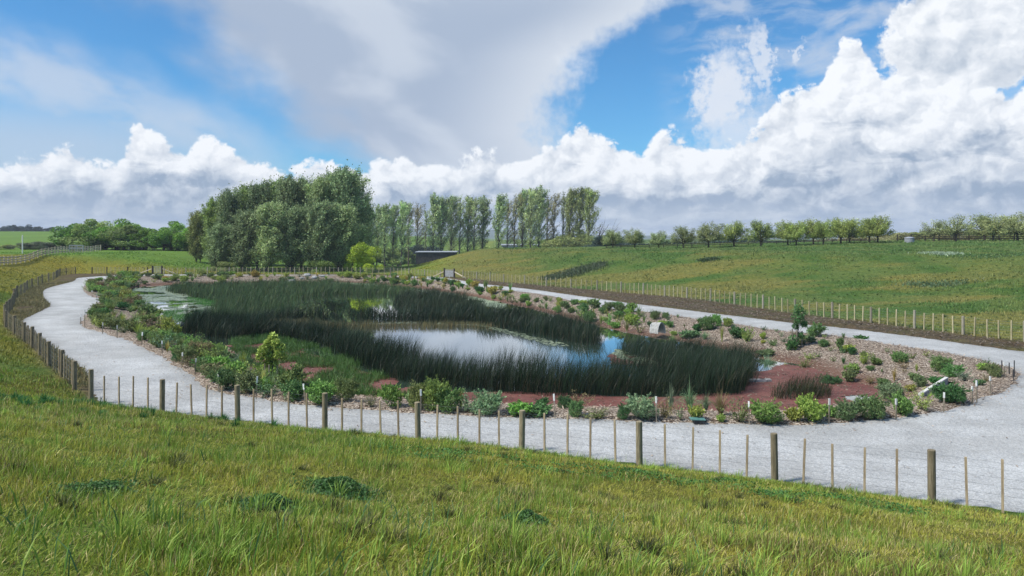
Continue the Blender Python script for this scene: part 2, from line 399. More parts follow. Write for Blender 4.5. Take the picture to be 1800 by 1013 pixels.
# ground: grass colours from the survey of the place, broken up at three scales
m, nt, p, o = newmat('grass_ground'); P3 = pos()
n1 = noise(P3, 0.35, 5, 0.6); n2 = noise(P3, 3.0, 4, 0.65); n3 = noise(vop('MULTIPLY', P3, (1, 1.0, 2.0)), 22.0, 3, 0.6)
c = attr('col'); c = mixc(ss(n1, 0.42, 0.66, 0, 0.35), c, mixc(1.0, c, (1.35, 1.05, 0.7), 'MULTIPLY'))
c = mixc(ss(n2, 0.35, 0.75), mixc(1.0, c, (0.62, 0.70, 0.62), 'MULTIPLY'), mixc(1.0, c, (1.25, 1.18, 1.1), 'MULTIPLY'))
c = mixc(ss(n3, 0.3, 0.7), mixc(1.0, c, (0.6, 0.62, 0.6), 'MULTIPLY'), mixc(1.0, c, (1.3, 1.28, 1.2), 'MULTIPLY'))
setp(p, 'Base Color', c); setp(p, 'Roughness', 0.9); setp(p, 'Normal', bump(n2 * 0.7 + n3 * 0.3, 0.8, 0.25)); p.inputs['Specular IOR Level'].default_value = 0.1
M['ground'] = m
# gravel path
m, nt, p, o = newmat('crushed_limestone'); P3 = pos()
v1 = voro(P3, 38.0, out='Color'); vr, vg, vb = sep(v1); g1 = noise(P3, 0.5, 5, 0.6); g2 = noise(vop('MULTIPLY', P3, (1.0, 1.0, 1.0)), 7.0, 4, 0.7)
c = mixc(vr, (0.34, 0.345, 0.34), (0.58, 0.59, 0.59)); c = mixc(ss(g1, 0.3, 0.7), mixc(1.0, c, (0.86, 0.86, 0.86), 'MULTIPLY'), mixc(1.0, c, (1.10, 1.10, 1.10), 'MULTIPLY'))
c = mixc(ss(g2, 0.56, 0.70, 0, 0.4), c, (0.24, 0.23, 0.22)); c = mixc(ss(noise(P3, 0.22, 4, 0.65, 0.6), 0.42, 0.62, 0, 0.28), c, (0.33, 0.32, 0.30)); c = mixc(ss(noise(vop('MULTIPLY', P3, (0.5, 2.2, 1)), 0.9, 4, 0.6), 0.55, 0.70, 0, 0.22), c, (0.30, 0.295, 0.28))
g3 = noise(P3, 1.1, 3, 0.5); g4 = voro(P3, 5.5); ch = ss(g4, 0.10, 0.05) * ss(g3, 0.50, 0.62)
c = mixc(ch * 0.8, c, (0.20, 0.13, 0.09))
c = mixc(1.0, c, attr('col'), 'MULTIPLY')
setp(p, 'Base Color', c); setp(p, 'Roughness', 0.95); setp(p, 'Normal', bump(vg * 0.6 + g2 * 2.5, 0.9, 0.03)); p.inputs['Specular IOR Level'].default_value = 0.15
M['gravel'] = m
# bark-chip mulch
m, nt, p, o = newmat('bark_mulch'); P3 = pos()
pw = vop('ADD', P3, vop('SCALE', noise(P3, 6.0, 2, 0.5, color=True), scale=0.25))
v1 = voro(vop('MULTIPLY', pw, (1, 1.9, 1)), 11.0, out='Color'); vr, vg, vb = sep(v1); d1 = voro(vop('MULTIPLY', pw, (1, 1.9, 1)), 11.0)
g1 = noise(P3, 0.45, 4, 0.6); g2 = noise(P3, 2.6, 4, 0.65)
c = mixc(vr, (0.29, 0.23, 0.18), (0.58, 0.50, 0.41)); c = mixc(ss(vg, 0.8, 0.95), c, (0.60, 0.52, 0.43)); c = mixc(ss(d1, 0.35, 0.6), c, (0.10, 0.07, 0.05))
c = mixc(ss(g1, 0.5, 0.68, 0, 0.4), c, (0.20, 0.145, 0.10)); c = mixc(ss(g2, 0.54, 0.70, 0, 0.5), c, (0.13, 0.11, 0.06))
zz = sep(P3)[2]; c = mixc(ss(zz, -0.38, -0.62, 0, 0.75), c, (0.13, 0.060, 0.040))
setp(p, 'Base Color', c); setp(p, 'Roughness', 0.95); setp(p, 'Normal', bump(vr * 0.6 + g2, 0.9, 0.06)); p.inputs['Specular IOR Level'].default_value = 0.1
M['mulch'] = m
# pond water
m, nt, p, o = newmat('pond_water'); P3 = pos()
w = noise(P3, 1.3, 3, 0.5); setp(p, 'Base Color', (0.035, 0.060, 0.038)); setp(p, 'Roughness', 0.3); p.inputs['Specular IOR Level'].default_value = 0.0
bn = bump(w, 0.05, 0.02); gl = nt.nodes.new('ShaderNodeBsdfGlossy'); gl.inputs['Roughness'].default_value = 0.015; gl.inputs['Color'].default_value = (1, 1, 1, 1); nt.links.new(bn.s, gl.inputs['Normal'])
fr_ = nt.nodes.new('ShaderNodeFresnel'); fr_.inputs[0].default_value = 1.4; mx_ = nt.nodes.new('ShaderNodeMixShader'); nt.links.new(E.m('MULTIPLY', E(fr_.outputs[0]), 1.75, clamp=True).s, mx_.inputs[0])
nt.links.new(p.outputs[0], mx_.inputs[1]); nt.links.new(gl.outputs[0], mx_.inputs[2]); nt.links.new(mx_.outputs[0], o.inputs[0]); M['water'] = m
# red floating fern
m, nt, p, o = newmat('red_water_fern'); P3 = pos(); a = noise(P3, 0.8, 5, 0.6); b = noise(P3, 9.0, 4, 0.7)
c = mixc(ss(a, 0.3, 0.7), (0.125, 0.042, 0.034), (0.200, 0.078, 0.062)); c = mixc(ss(noise(P3, 2.2, 4, 0.7), 0.50, 0.68, 0, 0.75), c, (0.085, 0.050, 0.032)); c = mixc(ss(b, 0.56, 0.70, 0, 0.8), c, (0.27, 0.17, 0.12)); c = mixc(ss(b, 0.42, 0.30, 0, 0.6), c, (0.07, 0.025, 0.02))
setp(p, 'Base Color', c); setp(p, 'Roughness', 0.75); setp(p, 'Normal', bump(b, 0.6, 0.03)); M['azolla'] = m
def simple(name, ca, cb, scale=20.0, rough=0.8, bstr=0.3, stretch=(1, 1, 1), metal=0.0, lo=0.35, hi=0.65):
    m, nt, p, o = newmat(name); P3 = objc(); n = noise(vop('MULTIPLY', P3, stretch), scale, 5, 0.65)
    r = oinfo('Random'); c = mixc(ss(n, lo, hi), ca, cb); c = mixc(1.0, c, mixc(r, (0.78, 0.76, 0.74), (1.2, 1.2, 1.2)), 'MULTIPLY')
    setp(p, 'Base Color', c); setp(p, 'Roughness', rough); setp(p, 'Metallic', metal); setp(p, 'Normal', bump(n, bstr, 0.01)); M[name] = m; return m
simple('post_wood', (0.15, 0.125, 0.075), (0.30, 0.25, 0.16), 9.0, stretch=(3, 3, 0.35))
simple('batten_wood', (0.26, 0.20, 0.125), (0.46, 0.36, 0.23), 9.0, stretch=(3, 3, 0.35))
simple('pale_batten', (0.30, 0.265, 0.15), (0.48, 0.42, 0.25), 9.0, stretch=(3, 3, 0.35))
simple('board_wood', (0.42, 0.35, 0.25), (0.62, 0.54, 0.41), 5.0, stretch=(1, 1, 4))
simple('dark_wood', (0.03, 0.025, 0.02), (0.075, 0.062, 0.05), 5.0)
simple('wire', (0.20, 0.21, 0.22), (0.32, 0.33, 0.34), 5.0, rough=0.45, metal=0.6)
simple('white_paint', (0.62, 0.62, 0.58), (0.78, 0.78, 0.74), 14.0)
simple('stake_wood', (0.17, 0.14, 0.10), (0.30, 0.26, 0.20), 9.0, stretch=(3, 3, .4))
simple('trunk', (0.035, 0.03, 0.022), (0.10, 0.085, 0.065), 3.0, stretch=(3, 3, 0.6))
simple('pale_trunk', (0.07, 0.06, 0.045), (0.17, 0.15, 0.12), 3.0, stretch=(3, 3, 0.6))
simple('concrete', (0.33, 0.33, 0.31), (0.55, 0.55, 0.53), 7.0)
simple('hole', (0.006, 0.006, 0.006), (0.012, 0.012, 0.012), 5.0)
simple('dark_metal', (0.02, 0.02, 0.022), (0.05, 0.05, 0.05), 9.0, rough=0.5)
simple('teal_lid', (0.10, 0.26, 0.24), (0.16, 0.34, 0.31), 9.0, rough=0.5)
simple('gate_steel', (0.23, 0.29, 0.26), (0.33, 0.40, 0.37), 9.0, rough=0.5)
simple('dull_grey', (0.16, 0.165, 0.165), (0.24, 0.245, 0.24), 6.0)
simple('shed_wall', (0.018, 0.017, 0.016), (0.06, 0.055, 0.05), 1.2)
simple('light_metal', (0.26, 0.28, 0.31), (0.36, 0.38, 0.42), 2.0, rough=0.5)
simple('pale_wall', (0.42, 0.41, 0.43), (0.55, 0.53, 0.53), 2.0)
simple('glass', (0.02, 0.025, 0.03), (0.05, 0.06, 0.07), 2.0, rough=0.15)
simple('rock', (0.20, 0.20, 0.19), (0.40, 0.40, 0.39), 4.0)
simple('pad', (0.16, 0.21, 0.12), (0.29, 0.35, 0.22), 0.6, rough=0.4)
simple('grey_post', (0.24, 0.22, 0.16), (0.38, 0.34, 0.26), 9.0, stretch=(3, 3, 0.35))
simple('chip', (0.20, 0.14, 0.10), (0.50, 0.39, 0.29), 2.0)
simple('hillmat', (0.05, 0.085, 0.045), (0.08, 0.12, 0.055), 0.01)

# ------------------------------------------------------------------ ground, path, planting bed, water
def axis(a, b, step, lo, hi, grow=1.14):
    c = list(np.arange(a, b, step)); s_ = step; x = a; L = []
    while x > lo: s_ *= grow; x -= s_; L.append(x)
    s_ = step; x = c[-1]; R = []
    while x < hi: s_ *= grow; x += s_; R.append(x)
    return np.array(L[::-1] + c + R)
def gridmesh(name, xs, ys, zfun, keep=None, mat=None, colf=None, smooth=True):
    X, Y = np.meshgrid(xs, ys); x, y = X.ravel(), Y.ravel(); z, colr, kp = zfun(x, y)
    nx, ny = len(xs), len(ys); i = np.arange(nx * ny).reshape(ny, nx)
    q = np.stack([i[:-1, :-1], i[:-1, 1:], i[1:, 1:], i[1:, :-1]], -1).reshape(-1, 4)
    if kp is not None:
        k = kp[q].all(1) if False else kp[q].any(1); q = q[k]; used = np.unique(q); mp = -np.ones(nx * ny, int); mp[used] = np.arange(len(used)); q = mp[q]
        x, y, z = x[used], y[used], z[used]; colr = colr[used] if colr is not None else None
    return mesh(name, np.stack([x, y, z], 1), q, None, mat, colr, smooth)
GREEN = np.array([0.070, 0.115, 0.020]); GOLD = np.array([0.175, 0.150, 0.032]); LUSH = np.array([0.045, 0.115, 0.018]); DIRT = np.array([0.115, 0.085, 0.060]); BRIGHT = np.array([0.098, 0.168, 0.028]); YEL = np.array([0.21, 0.24, 0.030])
def ground_col(x, y, sF, sO):
    a = fbm(x * 0.09, y * 0.09 , 4, 31); b = fbm(x * 0.35, y * 0.22, 4, 41); st = fbm(x * 0.055 + y * 0.02, y * 0.16, 4, 51)
    near = 1 - S(y, 28, 46)
    L = lambda c0, c1, t: c0 * (1 - t)[:, None] + c1 * t[:, None]
    c = L(np.tile(GREEN, (len(x), 1)), np.tile(np.array([0.135, 0.135, 0.025]), (len(x), 1)), S(a * 0.5 + b * 0.5, 0.40, 0.60))
    # field on the right: green with golden streaks low down
    right = S(x, -24, -8) * (1 - near)
    cr = L(np.tile(np.array([0.050, 0.092, 0.022]), (len(x), 1)), np.tile(np.array([0.078, 0.108, 0.030]), (len(x), 1)), S(b, 0.35, 0.65))
    gold = S(st, 0.44, 0.60) * (1 - S(sF, 20, 42)) * 0.85 + S(12 - x, 0, 22) * 0.75 * (1 - 0.6 * S(st, 0.5, 0.62)) * (1 - S(sF, 22, 34)); gold = np.clip(gold, 0, 1)
    cr = L(cr, np.tile(np.array([0.130, 0.122, 0.038]), (len(x), 1)), gold)
    cr = cr * 1.12
    cr = L(cr, np.tile(YEL, (len(x), 1)), S(-x, 8, 20) * 0.9)
    c = L(c, cr, right)
    # hill on the left
    left = S(-x, 22, 34) * (1 - S(y, 125, 140)); cl_ = L(np.tile(np.array([0.082, 0.120, 0.018]), (len(x), 1)), np.tile(np.array([0.175, 0.160, 0.026]), (len(x), 1)), np.clip(S(a, 0.42, 0.60) * 0.8 + S(y, 98, 118) * 0.9, 0, 1))
    c = L(c, cl_, left)
    farl = S(y, 126, 136) * S(-x, 22, 40); c = L(c, np.tile(BRIGHT, (len(x), 1)) * (0.8 + 0.4 * b)[:, None], farl)
    mid = S(y, 121, 128) * (1 - S(-x, 40, 50)) * (1 - S(x, -30, -18)); c = L(c, np.tile(np.array([0.10, 0.15, 0.025]), (len(x), 1)), mid)
    # bare chips and soil between the path and the wire
    d = (1 - S(sF, -0.5, 0.7)) * S(y, 23, 26); d = np.clip(d * (0.55 + 0.9 * fbm(x * 0.9, y * 0.9, 3, 61)), 0, 1)
    lp = S(-x, 14, 18) * (1 - S(y, 100, 120)); dcol = L(np.tile(DIRT, (len(x), 1)), np.tile(np.array([0.135, 0.110, 0.055]), (len(x), 1)), lp * S(b, 0.4, 0.6))
    return L(c * 1.38, dcol, d)
def gz(x, y):
    sF = sdf(fence_poly[::1], x, y); sO = sdf(outer, x, y)
    return ground_z(x, y, sF, sO), ground_col(x, y, sF, sO), None
xs = axis(-84, 60, 0.40, -5200, 5200, 1.16); ys = axis(3, 128, 0.40, -260, 7000, 1.14)
tag(link('ground', gridmesh('ground', xs, ys, gz, mat=M['ground'])), kind='structure')
def pz(x, y):
    sO = sdf(outer, x, y); sI = sdf(inner, x, y)
    z = 0.035 + (fbm(x * 0.7, y * 0.7, 2, 71) - 0.5) * 0.02
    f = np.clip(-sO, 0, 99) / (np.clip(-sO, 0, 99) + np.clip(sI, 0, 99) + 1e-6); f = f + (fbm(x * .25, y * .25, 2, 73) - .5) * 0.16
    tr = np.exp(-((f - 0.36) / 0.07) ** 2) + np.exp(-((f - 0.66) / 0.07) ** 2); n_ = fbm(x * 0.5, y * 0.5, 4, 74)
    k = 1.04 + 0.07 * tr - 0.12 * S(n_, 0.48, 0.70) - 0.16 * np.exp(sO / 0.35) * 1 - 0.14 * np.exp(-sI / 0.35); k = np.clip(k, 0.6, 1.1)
    return z, k[:, None] * np.array([1.0, 0.99, 0.975]), (sO < 0.8) & (sI > -0.12)
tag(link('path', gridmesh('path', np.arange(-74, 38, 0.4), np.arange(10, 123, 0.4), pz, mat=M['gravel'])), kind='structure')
def bz(x, y):
    sI = sdf(inner, x, y); sW = sdf(shore, x, y); sj = sI + (fbm(x * 1.6, y * 1.6, 3, 81) - 0.5) * 0.5
    return bed_z(x, y, sj, sW), None, (sI < 0.9)
tag(link('planting_bed', gridmesh('planting_bed', np.arange(-66, 24, 0.28), np.arange(21, 121, 0.28), bz, mat=M['mulch'])), kind='structure')
wx0 = np.arange(-62, 20, 1.0); wy0 = np.arange(22, 120, 1.0)
tag(link('water', gridmesh('water', wx0, wy0, lambda x, y: (np.full(len(x), WZ), None, sdf(shore, x, y) < 2.5), mat=M['water'], smooth=False)), kind='structure')
def floatsheet(name, polys, z, mat, res, jit, label, cat, hole=None, nsc=0.7, kind='stuff'):
    P_ = [np.array(px(q, WZ)) for q in polys]; A = np.concatenate(P_)
    xs_ = np.arange(A[:, 0].min() - 1, A[:, 0].max() + 1, res); ys_ = np.arange(A[:, 1].min() - 1, A[:, 1].max() + 1, res)
    def f(x, y):
        d = np.min([sdf(q, x, y) for q in P_], 0); d = d + (fbm(x * nsc, y * nsc, 5, 91) - 0.5) * jit
        if hole is not None: h = sdf(np.array(px(hole, WZ)), x, y) + (fbm(x * 1.5, y * 1.5, 3, 95) - .5) * 0.8; d = np.maximum(d, -h)
        return np.full(len(x), z), None, d < 0
    o = link(name, gridmesh(name, xs_, ys_, f, mat=mat, smooth=False)); tag(o, label, cat, kind=kind); return o
floatsheet('floating_fern', [[(560, 680), (700, 684), (860, 690), (1150, 700), (1310, 692), (1320, 655), (1380, 640), (1470, 650), (1560, 680), (1580, 706), (1500, 722), (1420, 735), (1330, 745), (1050, 738), (850, 722), (640, 705)],
    [(400, 608), (500, 606), (600, 640), (680, 670), (700, 690), (600, 690), (520, 670), (440, 640)], [(1070, 622), (1160, 628), (1165, 642), (1080, 640)]],
    WZ + 0.012, M['azolla'], 0.12, 1.6, 'red floating water fern covering the shallows along the near edge of the pond', 'water fern', hole=[(1478, 697), (1505, 692), (1532, 698), (1525, 708), (1495, 710)])
# ------------------------------------------------------------------ blades: reeds and grass as fields of single leaves
def blades(name, B, h, w, lean, col, mat, kind='stuff', label=None, cat=None, bendpow=0.35, tipcol=None):
    """B (n,3) roots, h heights, w widths, lean (n,2) horizontal tip offset"""
    n = len(B); th = rng.uniform(0, 2 * pi, n); sd = np.stack([np.cos(th), np.sin(th), np.zeros(n)], 1) * (w / 2)[:, None]
    ln = np.concatenate([lean, np.zeros((n, 1))], 1); up = np.array([0, 0, 1.0])
    mid = B + ln * bendpow + up * (h * 0.58)[:, None]; tip = B + ln + up * h[:, None]
    V = np.stack([B - sd, B + sd, mid + sd * 0.75, mid - sd * 0.75, tip], 1).reshape(-1, 3)
    i = np.arange(n)[:, None] * 5
    q = i + np.array([[0, 1, 2, 3]]); t = i + np.array([[3, 2, 4]])
    c = np.repeat(col[:, None, :], 5, 1)
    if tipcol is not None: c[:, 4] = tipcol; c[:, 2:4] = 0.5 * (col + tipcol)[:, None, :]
    o = link(name, mesh(name, V, q, t, mat, c.reshape(-1, 3)))
    tag(o, label, cat, kind=kind); return o
def inpoly(polys, n):
    P_ = [np.array(q) for q in polys]; A = np.concatenate(P_); lo, hi = A.min(0), A.max(0); out = []; tot = 0
    while tot < n:
        p_ = rng.uniform(lo, hi, (n * 2, 2)); d = np.min([sdf(q, p_[:, 0], p_[:, 1]) for q in P_], 0) + (fbm(p_[:, 0] * 0.8, p_[:, 1] * 0.8, 3, 7) - 0.5) * 1.2
        p_ = p_[d < 0]; out.append(p_); tot += len(p_)
    return np.concatenate(out)[:n]
def reedbed(poly, dens, H, label, base=(0.012, 0.030, 0.016), gap=0.0, w=0.013, seed=1):
    P_ = np.array(px(poly, WZ)); A = 0.5 * abs(np.dot(P_[:, 0], np.roll(P_[:, 1], 1)) - np.dot(P_[:, 1], np.roll(P_[:, 0], 1)))
    n = int(A * dens); p_ = inpoly([P_], n)
    dn = fbm(p_[:, 0] * 0.5, p_[:, 1] * 0.5, 3, 100 + seed); fn = fbm(p_[:, 0] * 1.6, p_[:, 1] * 1.6, 2, 140 + seed)
    if gap > 0: k = dn > gap - 0.08 * rng.random(len(p_)); p_ = p_[k]; dn = dn[k]; fn = fn[k]
    n = len(p_); h = H * (rng.uniform(0.5, 1.15, n) ** 0.7) * (0.72 + 0.5 * S(dn, 0.3, 0.7)) * (0.85 + 0.3 * S(fn, .3, .7)); d = np.hypot(p_[:, 0], p_[:, 1])
    wd = np.maximum(w, d * 0.00036) * rng.uniform(0.7, 1.3, n)
    lean = np.stack([rng.normal(0.24, 0.24, n), rng.normal(0, 0.2, n)], 1) * H
    c = np.array([0.66, 0.62, 0.52]) * np.array(base)[None, :] * rng.uniform(0.5, 1.9, (n, 1)) * (0.7 + 0.9 * fn[:, None]) * (1 + np.array([0.35, 0.1, 0.0])[None, :] * (rng.random((n, 1)) < 0.1) * 3)
    dead = rng.random(n) < 0.11; c[dead] = np.array([0.12, 0.10, 0.06]) * rng.uniform(0.5, 1, (dead.sum(), 1)); h[dead] *= 0.7
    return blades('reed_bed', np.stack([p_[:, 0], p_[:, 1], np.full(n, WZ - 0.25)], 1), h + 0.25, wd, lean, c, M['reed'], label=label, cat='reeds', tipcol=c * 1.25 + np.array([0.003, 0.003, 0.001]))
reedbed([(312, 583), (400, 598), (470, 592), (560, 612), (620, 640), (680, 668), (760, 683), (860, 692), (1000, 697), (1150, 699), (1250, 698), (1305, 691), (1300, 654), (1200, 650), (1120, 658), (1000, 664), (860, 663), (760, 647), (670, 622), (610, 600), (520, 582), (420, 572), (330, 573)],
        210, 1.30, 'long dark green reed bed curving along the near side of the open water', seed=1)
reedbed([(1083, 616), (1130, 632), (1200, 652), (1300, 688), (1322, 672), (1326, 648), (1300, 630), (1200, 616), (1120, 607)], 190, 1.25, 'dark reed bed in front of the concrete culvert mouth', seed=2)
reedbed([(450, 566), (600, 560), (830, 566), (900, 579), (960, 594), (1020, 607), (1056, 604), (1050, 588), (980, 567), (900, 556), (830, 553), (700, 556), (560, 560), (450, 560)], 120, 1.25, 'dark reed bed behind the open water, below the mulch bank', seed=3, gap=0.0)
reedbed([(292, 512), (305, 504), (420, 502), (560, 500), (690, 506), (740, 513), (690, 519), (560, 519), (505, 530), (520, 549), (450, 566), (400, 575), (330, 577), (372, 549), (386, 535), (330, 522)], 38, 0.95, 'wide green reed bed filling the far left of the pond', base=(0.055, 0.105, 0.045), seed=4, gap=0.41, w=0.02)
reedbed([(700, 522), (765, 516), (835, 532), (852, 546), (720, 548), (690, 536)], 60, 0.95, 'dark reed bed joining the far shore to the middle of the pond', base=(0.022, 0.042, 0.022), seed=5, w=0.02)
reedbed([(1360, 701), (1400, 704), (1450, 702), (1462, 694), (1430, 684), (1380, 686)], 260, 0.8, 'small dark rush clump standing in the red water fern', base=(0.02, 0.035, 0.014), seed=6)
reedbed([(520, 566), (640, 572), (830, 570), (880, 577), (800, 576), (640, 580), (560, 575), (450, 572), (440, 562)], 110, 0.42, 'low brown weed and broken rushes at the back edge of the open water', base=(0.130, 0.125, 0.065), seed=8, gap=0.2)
# bright marsh grass between the red patches
def marsh(polys, n, H, base, label, name='marsh_grass'):
    p_ = inpoly([px(q, WZ) for q in polys], n); n = len(p_); k = fbm(p_[:, 0] * 0.6, p_[:, 1] * 0.6, 4, 111) > 0.50 - 0.05 * rng.random(n); p_ = p_[k]; n = len(p_)
    h = H * rng.uniform(0.5, 1.2, n); lean = rng.normal(0, 0.35, (n, 2)) * H; c = np.array(base)[None, :] * rng.uniform(0.6, 1.6, (n, 1))
    sW = sdf(shore, p_[:, 0], p_[:, 1]); z = np.maximum(bed_z(p_[:, 0], p_[:, 1], None, sW), WZ - 0.02)
    blades(name, np.stack([p_[:, 0], p_[:, 1], z], 1), h, np.full(n, 0.016), lean, c, M['reed'], label=label, cat='grass')
marsh([[(400, 600), (480, 590), (560, 610), (640, 640), (700, 672), (790, 690), (780, 702), (700, 700), (600, 700), (520, 690), (470, 660), (420, 630)]], 42000, 0.34, (0.070, 0.145, 0.030), 'bright green marsh grass between the red patches left of the reeds')
marsh([[(285, 545), (385, 548), (395, 570), (330, 585), (300, 578)], [(330, 523), (380, 530), (385, 540), (320, 533)]], 12000, 0.28, (0.07, 0.20, 0.035), 'bright green water weed in the left arm of the pond', 'water_weed')
# lily pads and duckweed
def pads(polys, n, r0, r1, label, col=None, gap=0.0):
    p_ = inpoly([px(q, WZ) for q in polys], n); k = fbm(p_[:, 0] * 0.45, p_[:, 1] * 0.45, 4, 121) > gap; p_ = p_[k]; n = len(p_)
    r = rng.uniform(r0, r1, n); a = np.linspace(0, 2 * pi, 6, endpoint=False)[None, :] + rng.uniform(0, 6, (n, 1)); rr = r[:, None] * rng.uniform(0.7, 1.2, (n, 6))
    V = np.stack([p_[:, :1] + np.cos(a) * rr, p_[:, 1:] + np.sin(a) * rr, np.repeat(WZ + 0.016 + 0.006 * rng.random((n, 1)), 6, 1)], -1)
    i = np.arange(n)[:, None] * 6
    tag(link('floating_pads', mesh('floating_pads', V, np.concatenate([i + np.array([[0, 1, 2, 3]]), i + np.array([[0, 3, 4, 5]])]), None, M['pad'])), label, 'water plants', kind='stuff')
pads([[(600, 571), (700, 567), (830, 568), (890, 580), (960, 597), (1010, 610), (960, 606), (900, 588), (830, 573), (700, 570)]], 1000, 0.04, 0.11, 'pale floating pads fringing the back of the open water', gap=0.42)
pads([[(1085, 615), (1130, 628), (1165, 640), (1120, 640), (1080, 625)]], 350, 0.06, 0.18, 'floating pads in front of the right reed bed', gap=0.4)
pads([[(235, 508), (300, 502), (330, 520), (380, 535), (385, 547), (330, 560), (300, 565), (262, 545), (240, 525)]], 9000, 0.06, 0.22, 'pale green pads mottling the left arm of the pond', gap=0.44)
pads([[(690, 506), (760, 512), (830, 522), (890, 535), (880, 545), (830, 533), (760, 517), (700, 512), (600, 500), (500, 498), (500, 495), (640, 496)]], 9000, 0.10, 0.28, 'pale green duckweed along the far right shore', gap=0.34)

# grass
def gsample(n, y0, y1, p, t0, t1):
    k = 2 - p; u = rng.random(n); Y = (y0 ** k + u * (y1 ** k - y0 ** k)) ** (1 / k); return Y * rng.uniform(t0, t1, n), Y
def turf(name, n, y0, y1, p, t0, t1, hfun, label, cond=None, wmin=0.0045, px_=0.00055):
    X, Y = gsample(n, y0, y1, p, t0, t1); sF = sdf(fence_poly, X, Y); sO = sdf(outer, X, Y); k = (sF > 0.03)
    if cond is not None: k &= cond(X, Y, sF)
    X, Y, sF, sO = X[k], Y[k], sF[k], sO[k]; Z = ground_z(X, Y, sF, sO); n = len(X)
    h, lean, c, keep, wm = hfun(X, Y, sF, n); X, Y, Z, h, lean, c = X[keep], Y[keep], Z[keep], h[keep], lean[keep], c[keep]
    d = np.hypot(X, Y); w = np.maximum(wmin, d * px_) * wm[keep] * rng.uniform(0.6, 1.3, len(X))
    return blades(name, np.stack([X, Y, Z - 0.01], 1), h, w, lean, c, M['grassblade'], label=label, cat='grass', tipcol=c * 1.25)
def f_short(X, Y, sF, n):
    a = fbm(X * 0.35, Y * 0.35, 4, 201); b = fbm(X * 1.2, Y * 1.2, 3, 211); q = fbm(X * 0.12, Y * 0.12, 3, 221)
    h = rng.uniform(0.03, 0.085, n) * (0.6 + 1.0 * S(b, 0.35, 0.65)) * (1 + 0.6 * S(-X, 2, 14))
    lean = rng.normal(0, 0.03, (n, 2)) + np.array([0.012, 0])
    g0 = np.array([0.185, 0.230, 0.032]); g1 = np.array([0.285, 0.275, 0.045]); g2 = np.array([0.095, 0.185, 0.026]); st = np.array([0.44, 0.37, 0.16]); br = np.array([0.11, 0.075, 0.03])
    t = np.clip(S(a, 0.38, 0.62) + rng.normal(0, 0.25, n), 0, 1)[:, None]; c = g0 * (1 - t) + g1 * t
    lu = np.clip(S(b, 0.55, 0.7) * 0.7 + S(-X, 9, 20) * 0.35, 0, 1)[:, None]; c = c * (1 - lu) + g2 * lu
    k = rng.random(n) < 0.14 + 0.18 * S(q, 0.5, 0.65); c[k] = st * rng.uniform(0.5, 1.1, (k.sum(), 1))
    k = rng.random(n) < 0.10 + 0.25 * S(a, 0.6, 0.72); c[k] = br * rng.uniform(0.5, 1.2, (k.sum(), 1))
    c = c * rng.uniform(0.9, 1.75, (n, 1)); return h, lean, c, np.ones(n, bool), np.ones(n)
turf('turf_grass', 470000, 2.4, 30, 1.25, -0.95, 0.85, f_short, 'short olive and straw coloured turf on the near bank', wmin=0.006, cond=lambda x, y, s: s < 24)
# tall blades in tussocks
def f_tall(X, Y, sF, n):
    a = fbm(X * 0.8, Y * 0.8, 3, 231); b = fbm(X * 0.22, Y * 0.22, 3, 241)
    dens = S(a, 0.46, 0.66) * (0.30 + 0.7 * S(b, 0.42, 0.6)) * (0.35 + 0.65 * S(sF, 0.5, 2.5)) * (0.35 + 0.65 * S(5 - X, 0, 9))
    keep = rng.random(n) < np.clip(dens, 0.02, 1); h = rng.uniform(0.07, 0.22, n) * (0.7 + 0.5 * S(a, 0.5, 0.7))
    lean = rng.normal(0, 0.065, (n, 2)) + np.array([0.02, 0]); k = rng.random(n)[:, None]
    c = np.array([0.11, 0.22, 0.030]) * (1 - k) + np.array([0.30, 0.38, 0.06]) * k; bl = (rng.random(n) < 0.22); c[bl] = np.array([0.08, 0.17, 0.065])
    return h, lean, c, keep, np.full(n, 1.55)
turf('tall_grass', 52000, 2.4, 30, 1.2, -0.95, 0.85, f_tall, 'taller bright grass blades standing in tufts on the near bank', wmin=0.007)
# tussocks: blades fanned from one root
def tussocks(n, m_, H, col, name, label, zone, seed=0, spread=0.6, w=0.008):
    X, Y = zone(n); sF = sdf(fence_poly, X, Y); k = sF > 0.2; X, Y, sF = X[k], Y[k], sF[k]; Z = ground_z(X, Y, sF); n = len(X)
    hh = H * rng.uniform(0.6, 1.3, n); X, Y, Z, hh = [np.repeat(q, m_) for q in (X, Y, Z, hh)]; N = len(X); a = rng.uniform(0, 2 * pi, N); r = rng.random(N) ** 0.7
    rad = 0.04 + 0.08 * rng.random(N); h = hh * rng.uniform(0.5, 1.1, N) * (1 - 0.35 * r); lean = np.stack([np.cos(a), np.sin(a)], 1) * (r * hh * spread)[:, None] + np.array([0.03, 0])
    tone = np.repeat(rng.uniform(0.75, 1.35, n), m_)[:, None]; c = np.array(col)[None, :] * tone * rng.uniform(0.7, 1.35, (N, 1)); d = np.hypot(X, Y)
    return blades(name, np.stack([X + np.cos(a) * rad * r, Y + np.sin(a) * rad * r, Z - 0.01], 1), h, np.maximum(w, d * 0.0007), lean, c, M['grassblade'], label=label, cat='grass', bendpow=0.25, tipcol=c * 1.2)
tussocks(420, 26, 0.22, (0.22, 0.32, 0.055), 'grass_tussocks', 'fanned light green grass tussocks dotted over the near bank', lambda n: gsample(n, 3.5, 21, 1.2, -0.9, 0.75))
tussocks(170, 60, 0.14, (0.065, 0.075, 0.025), 'rush_tussocks', 'low dark brownish tussocks dotted over the near bank', lambda n: gsample(n, 3.5, 21, 1.0, -0.9, 0.8), spread=0.9)
